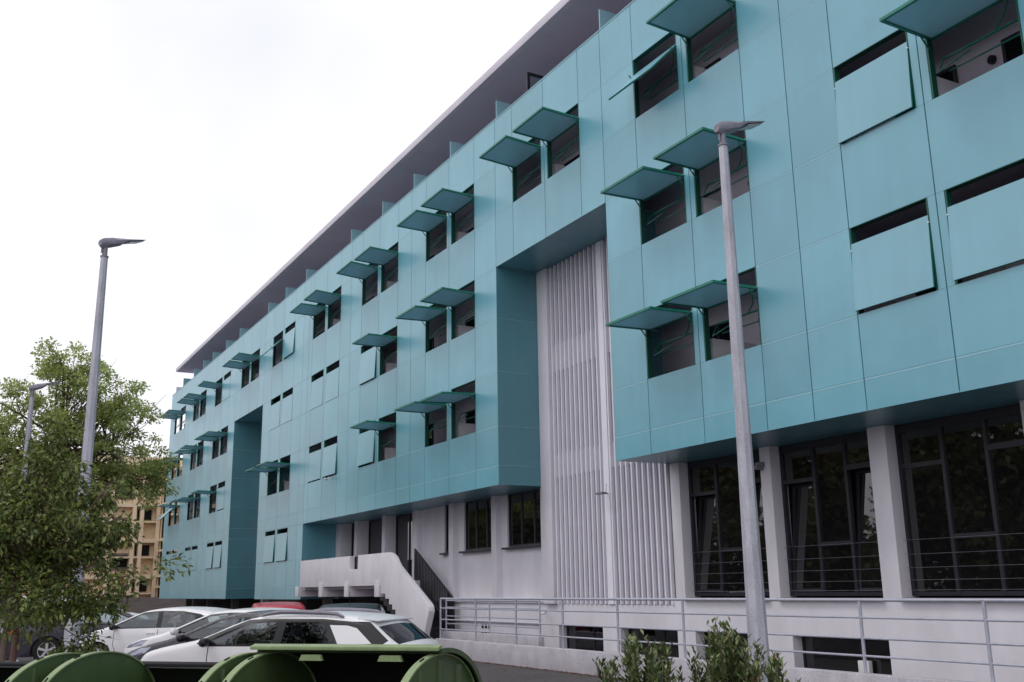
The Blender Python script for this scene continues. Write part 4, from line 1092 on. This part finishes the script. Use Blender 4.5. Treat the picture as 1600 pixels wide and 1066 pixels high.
# ================================================================== foliage
def leaves_mesh(name, P, D, N, L, Wd, matl, parent, fold=.25, droop=0):
    """P leaf bases, D directions, N normals (n,3); L lengths, Wd widths"""
    n = len(P); D = D / np.linalg.norm(D, axis=1, keepdims=True)
    S_ = np.cross(D, N); S_ /= np.maximum(np.linalg.norm(S_, axis=1, keepdims=True), 1e-6); U = np.cross(S_, D)
    L = L[:, None]; Wd = Wd[:, None]
    a = P; tip = P + D * L; mid = P + D * L * .5
    b = mid + S_ * Wd * .5 + U * Wd * fold; c = mid - S_ * Wd * .5 + U * Wd * fold
    V = np.stack([a, b, tip, c], 1).reshape(-1, 3)
    off = np.array(wloc(parent)); V = V - off
    me = bpy.data.meshes.new(name); me.vertices.add(4 * n); me.vertices.foreach_set('co', V.astype(np.float32).ravel())
    idx = np.arange(n)[:, None] * 4
    tri = np.concatenate([idx + np.array([[0, 1, 2]]), idx + np.array([[0, 2, 3]])], 1).reshape(-1)
    me.loops.add(6 * n); me.loops.foreach_set('vertex_index', tri.astype(np.int32))
    me.polygons.add(2 * n); me.polygons.foreach_set('loop_start', (np.arange(2 * n) * 3).astype(np.int32))
    me.update(calc_edges=True); me.validate()
    me.materials.append(matl)
    ob = bpy.data.objects.new(name, me); COL.objects.link(ob); ob.parent = parent
    return ob
def tree(name, base, blobs, ncl, per, clr, leafL, leafW, mt, bark, trunk_r, label, cat='tree', seed=1, droop=.3, limbs=40, fork=.35, trunk_pts=None, up=.0, group=None, shell=.35):
    rg = np.random.default_rng(seed)
    t = thing(name, base, label, cat, group)
    base = np.array(base, float)
    bl = np.array([b for b in blobs], float); vol = bl[:, 3] * bl[:, 4] * bl[:, 5]; pr_ = vol ** .75; pr_ /= pr_.sum()
    ch = rg.choice(len(bl), ncl, p=pr_)
    v = rg.normal(size=(ncl, 3)); v /= np.linalg.norm(v, axis=1, keepdims=True)
    rad = rg.uniform(shell, 1, ncl) ** .6
    C = base + bl[ch, :3] + v * bl[ch, 3:6] * rad[:, None]
    Vc = v
    cr = clr * rg.uniform(.55, 1.3, ncl)
    k = (per * (cr / clr) ** 2).astype(int) + 3
    ci = np.repeat(np.arange(ncl), k); n = len(ci)
    q = rg.normal(size=(n, 3)); q /= np.linalg.norm(q, axis=1, keepdims=True); q *= (rg.uniform(0, 1, n) ** .45)[:, None]
    P = C[ci] + q * cr[ci][:, None] * np.array([1, 1, .62])
    D = q + rg.normal(size=(n, 3)) * .7 + Vc[ci] * .5; D[:, 2] -= droop
    N = rg.normal(size=(n, 3)) * .55 + np.array([0, 0, 1.0])
    L = leafL * rg.uniform(.6, 1.25, n); Wd = leafW * rg.uniform(.7, 1.2, n)
    leaves_mesh('crown', P, D, N, L, Wd, mt, t)
    zc = base[2] + bl[:, 2].mean()
    tp = trunk_pts or [tuple(base), tuple(base + np.array([.02, .03, (zc - base[2]) * .5])), tuple(base + np.array([0.0, .0, (zc - base[2]) * .95]))]
    m = MB(); m.tube(tp, [trunk_r * (1 - .55 * i / (len(tp) - 1)) for i in range(len(tp))], 10)
    m.build('trunk', bark, t, smooth=True, angle=60)
    lm = MB()
    order = rg.permutation(ncl)[:limbs]
    for i in order:
        e = C[i]; f = rg.uniform(fork, 1); s0 = np.array(tp[-1]) * f + np.array(tp[max(0, len(tp) - 2)]) * (1 - f)
        bc = base + bl[ch[i], :3] - np.array([0, 0, bl[ch[i], 5] * .35]); ln = np.linalg.norm(e - s0)
        q1 = s0 * .6 + bc * .4 + rg.normal(size=3) * .02 * ln; mid = bc * .8 + e * .2 + rg.normal(size=3) * .05 * ln
        q3 = (mid + e) / 2 + rg.normal(size=3) * .05 * ln
        rr = trunk_r * rg.uniform(.12, .30)
        lm.tube([tuple(s0), tuple(q1), tuple(mid), tuple(q3), tuple(e)], [rr, rr * .85, rr * .6, rr * .35, rr * .12], 5, caps=False)
        for _ in range(3):
            e2 = e + rg.normal(size=3) * clr * .8; lm.tube([tuple(mid), tuple((mid + e2) / 2 + rg.normal(size=3) * clr * .2), tuple(e2)], [rr * .4, rr * .25, rr * .1], 4, caps=False)
    lm.build('limbs', bark, t, smooth=True, angle=60)
    return t
# big tree beyond the car park (crown blobs relative to the base: x,y,z, radii)
bt = (-48.9, 4.2, G)
tree('plane_tree', bt, [(0, 0, 9.6, 2.4, 2.4, 2.9), (0, -2.4, 8.6, 2.4, 2.0, 2.2), (0, 2.2, 9.0, 2.2, 1.9, 2.2), (0, 3.5, 7.0, 1.7, 1.4, 1.6), (0, -4.4, 6.9, 2.2, 1.8, 1.9), (0, .0, 6.4, 3, 2.9, 1.6), (0, -.1, 11.8, 1.5, 1.9, 1.2), (0, 2.3, 10.6, 1, .9, .8), (0, -2.6, 10.4, 1, 1.0, .8)],
     400, 105, .46, .16, .10, M['leaf_far'], M['bark'], .22, 'large leafy tree with pale green crown behind the tall street lamp', seed=3, limbs=170, shell=.12)
# young tree in front of the parked cars
yt = px_pos(66, 12.0); yt = (yt[0], yt[1], G + .1)
def off(px, dz, z, r):   # crown blob given by picture column offset in metres along the view's right vector
    return (rth.x * px + fwh.x * dz, rth.y * px + fwh.y * dz, z, r[0], r[0], r[1])
tree('young_tree', yt, [off(.0, 0, 2.30, (.92, .55)), off(.50, .1, 2.05, (.56, .52)), off(-.6, 0, 2.1, (.75, .7)), off(.15, 0, 3.0, (.55, .42)), off(.1, -.2, 1.55, (.85, .42)),
                        off(.85, 0, 1.55, (.42, .34)), off(-.5, 0, 2.8, (.5, .4)), off(.25, 0, 3.35, (.22, .30)), off(1.0, 0, 2.35, (.3, .22)), off(.75, 0, 1.10, (.26, .2)),
                        off(1.40, -.1, 1.72, (.24, .13)), off(1.68, -.1, 1.86, (.17, .09)), off(.9, 0, 2.75, (.25, .2))],
     400, 44, .19, .088, .038, M['leaf_near'], M['bark_red'], .05, 'leafy young tree with reddish stems at the left edge in front of the parked cars', seed=5, droop=.7, limbs=90, shell=.15)
stk = MB(); p_ = px_pos(52, 11.7); stk.tube([(p_[0], p_[1], G + .1), (p_[0] + .03, p_[1] + .03, G + 1.75)], .035, 8)
tag(stk.build('tree_stake', M['stake'], None, smooth=True), 'weathered round wooden stake beside the reddish stem of the young tree', 'stake')
# shrubs
def shrub(base, shoots, label, seed, h0):
    rg = np.random.default_rng(seed); t = thing('shrub', base, label, 'shrub', 'leathery leaved shrubs at the foot of the lamp')
    base = np.array(base, float); Ps, Ds, Ns, Ls = [], [], [], []; tw = MB()
    for (u, dpt, top) in shoots:
        e = base + np.array([rth.x * u + fwh.x * dpt, rth.y * u + fwh.y * dpt, top])
        b0 = base + np.array([rth.x * u * .3, rth.y * u * .3, .05]); mid = b0 * .35 + e * .65; mid[2] = base[2] + top * .5
        tw.tube([tuple(b0), tuple(mid), tuple(e)], [.014, .008, .003], 5, caps=False)
        nl = int(150 * top / .8)
        for i in range(nl):
            s = rg.uniform(.22, 1) ** .8; p = (1 - s) ** 2 * b0 + 2 * s * (1 - s) * mid + s * s * e
            a = rg.uniform(0, 2 * math.pi); spread = .55 + .6 * (1 - s)
            d = np.array([math.cos(a) * spread, math.sin(a) * spread, .75]) + rg.normal(size=3) * .15
            Ps.append(p + rg.normal(size=3) * .016); Ds.append(d); Ns.append([-math.cos(a) * .8, -math.sin(a) * .8, 1]); Ls.append(.052 * rg.uniform(.6, 1.25))
    P = np.array(Ps); L = np.array(Ls)
    leaves_mesh('leaves', P, np.array(Ds), np.array(Ns), L, L * .34, M['leaf_shrub'], t, fold=.3)
    tw.build('stems', M['bark'], t)
def shoots(rg, n, ctr, wid, dep, top, tvar):
    return [(ctr + rg.normal() * wid, rg.normal() * dep, max(.3, top + rg.normal() * tvar)) for _ in range(n)]
r1 = np.random.default_rng(11)
b1 = px_pos(1098, 6.3); b2 = px_pos(985, 6.1); b3 = px_pos(1162, 6.2)
shrub((*b1, G), [(u * .9, d, (1.53 - abs(u) * 1.5 - abs(d) * .3) * r1.uniform(.82, 1.02)) for u, d in [(r1.normal() * .14, r1.normal() * .13) for _ in range(46)]], 'tallest leathery green shrub, left of the lamp pole foot', 21, 1.4)
shrub((*b2, G), [(u, d, (1.40 - abs(u) * .7) * r1.uniform(.72, 1.03)) for u, d in [(r1.normal() * .15, r1.normal() * .13) for _ in range(44)]], 'low spreading leathery shrub in front of the concrete wall, leftmost of the shrubs', 22, 1.1)
shrub((*b3, G), [(u, d, (1.30 - abs(u) * .6) * r1.uniform(.72, 1.03)) for u, d in [(r1.normal() * .15, r1.normal() * .12) for _ in range(34)]], 'leathery shrub hiding the foot of the lamp pole', 23, 1.1)
# dry leaves along the foot of the low wall
rg = np.random.default_rng(4); n = 2600
P = np.stack([rg.uniform(-25, -4, n), 11.33 - np.abs(rg.normal(size=n)) * .10, np.full(n, G + .006)], 1)
P2_ = np.stack([rg.uniform(-25, -6, 500), rg.uniform(6, 11.2, 500), np.full(500, G + .006)], 1); P = np.concatenate([P, P2_]); n = len(P)
D = rg.normal(size=(n, 3)); D[:, 2] = np.abs(D[:, 2]) * .15; N = rg.normal(size=(n, 3)) * .3 + np.array([0, 0, 1])
lit = leaves_mesh('leaf_litter', P, D, N, rg.uniform(.02, .05, n), rg.uniform(.015, .03, n), M['litter'], None)
tag(lit, 'dry reddish leaves gathered along the foot of the low concrete wall', 'leaves', kind='stuff')
# grass tufts on the pavement edge at the left
n = 14000; P = np.stack([rg.uniform(-26, -21, n), rg.uniform(-2.2, 0.6, n), np.full(n, G + .12)], 1); D = rg.normal(size=(n, 3)) * .35 + np.array([0, 0, 1])
gr = leaves_mesh('grass', P, D, rg.normal(size=(n, 3)), rg.uniform(.06, .16, n), np.full(n, .012), M['grass'], None)
tag(gr, 'patch of grass beside the pavement at the left edge', 'grass', kind='stuff')
# tree belt across the road that the windows mirror
for i, (x, y, s, lb) in enumerate([(-31, -11, 1.15, 'leafy roadside tree mirrored in the large ground floor windows on the right'), (-40, -12, 1.25, 'leafy roadside tree mirrored in the windows beside the ribbed screen'),
        (-49, -11.5, 1.2, 'leafy roadside tree mirrored in the windows above the ramp'), (-58, -12, 1.3, 'leafy roadside tree mirrored in the window next to the white pillar'), (-67, -11.5, 1.2, 'leafy roadside tree mirrored in the windows of the recessed ground floor'),
        (-77, -12.5, 1.3, 'leafy roadside tree mirrored in the entrance door glass')]):
    if i == 0:
        tb = tree('roadside_tree', (0, 0, 0), [(0, 0, 6, 4.2, 4.2, 3.6), (2.5, 0, 4.2, 3.0, 3, 2.6), (-2.5, 0, 4.4, 3.0, 3, 2.6), (0, 0, 2.6, 4.2, 2.8, 2.0)], 260, 75, 1.15, .46, .30, M['leaf_back'], M['bark'], .3,
                  lb, seed=9, limbs=20, group='trees across the road')
        tb.location = (x, y, G); tb.scale = (s, s, s)
    else:
        c_ = copy_tree(tb); c_.location = (x, y, G); c_.rotation_euler.z = i * 1.3; c_.scale = (s, s, s); c_['label'] = lb
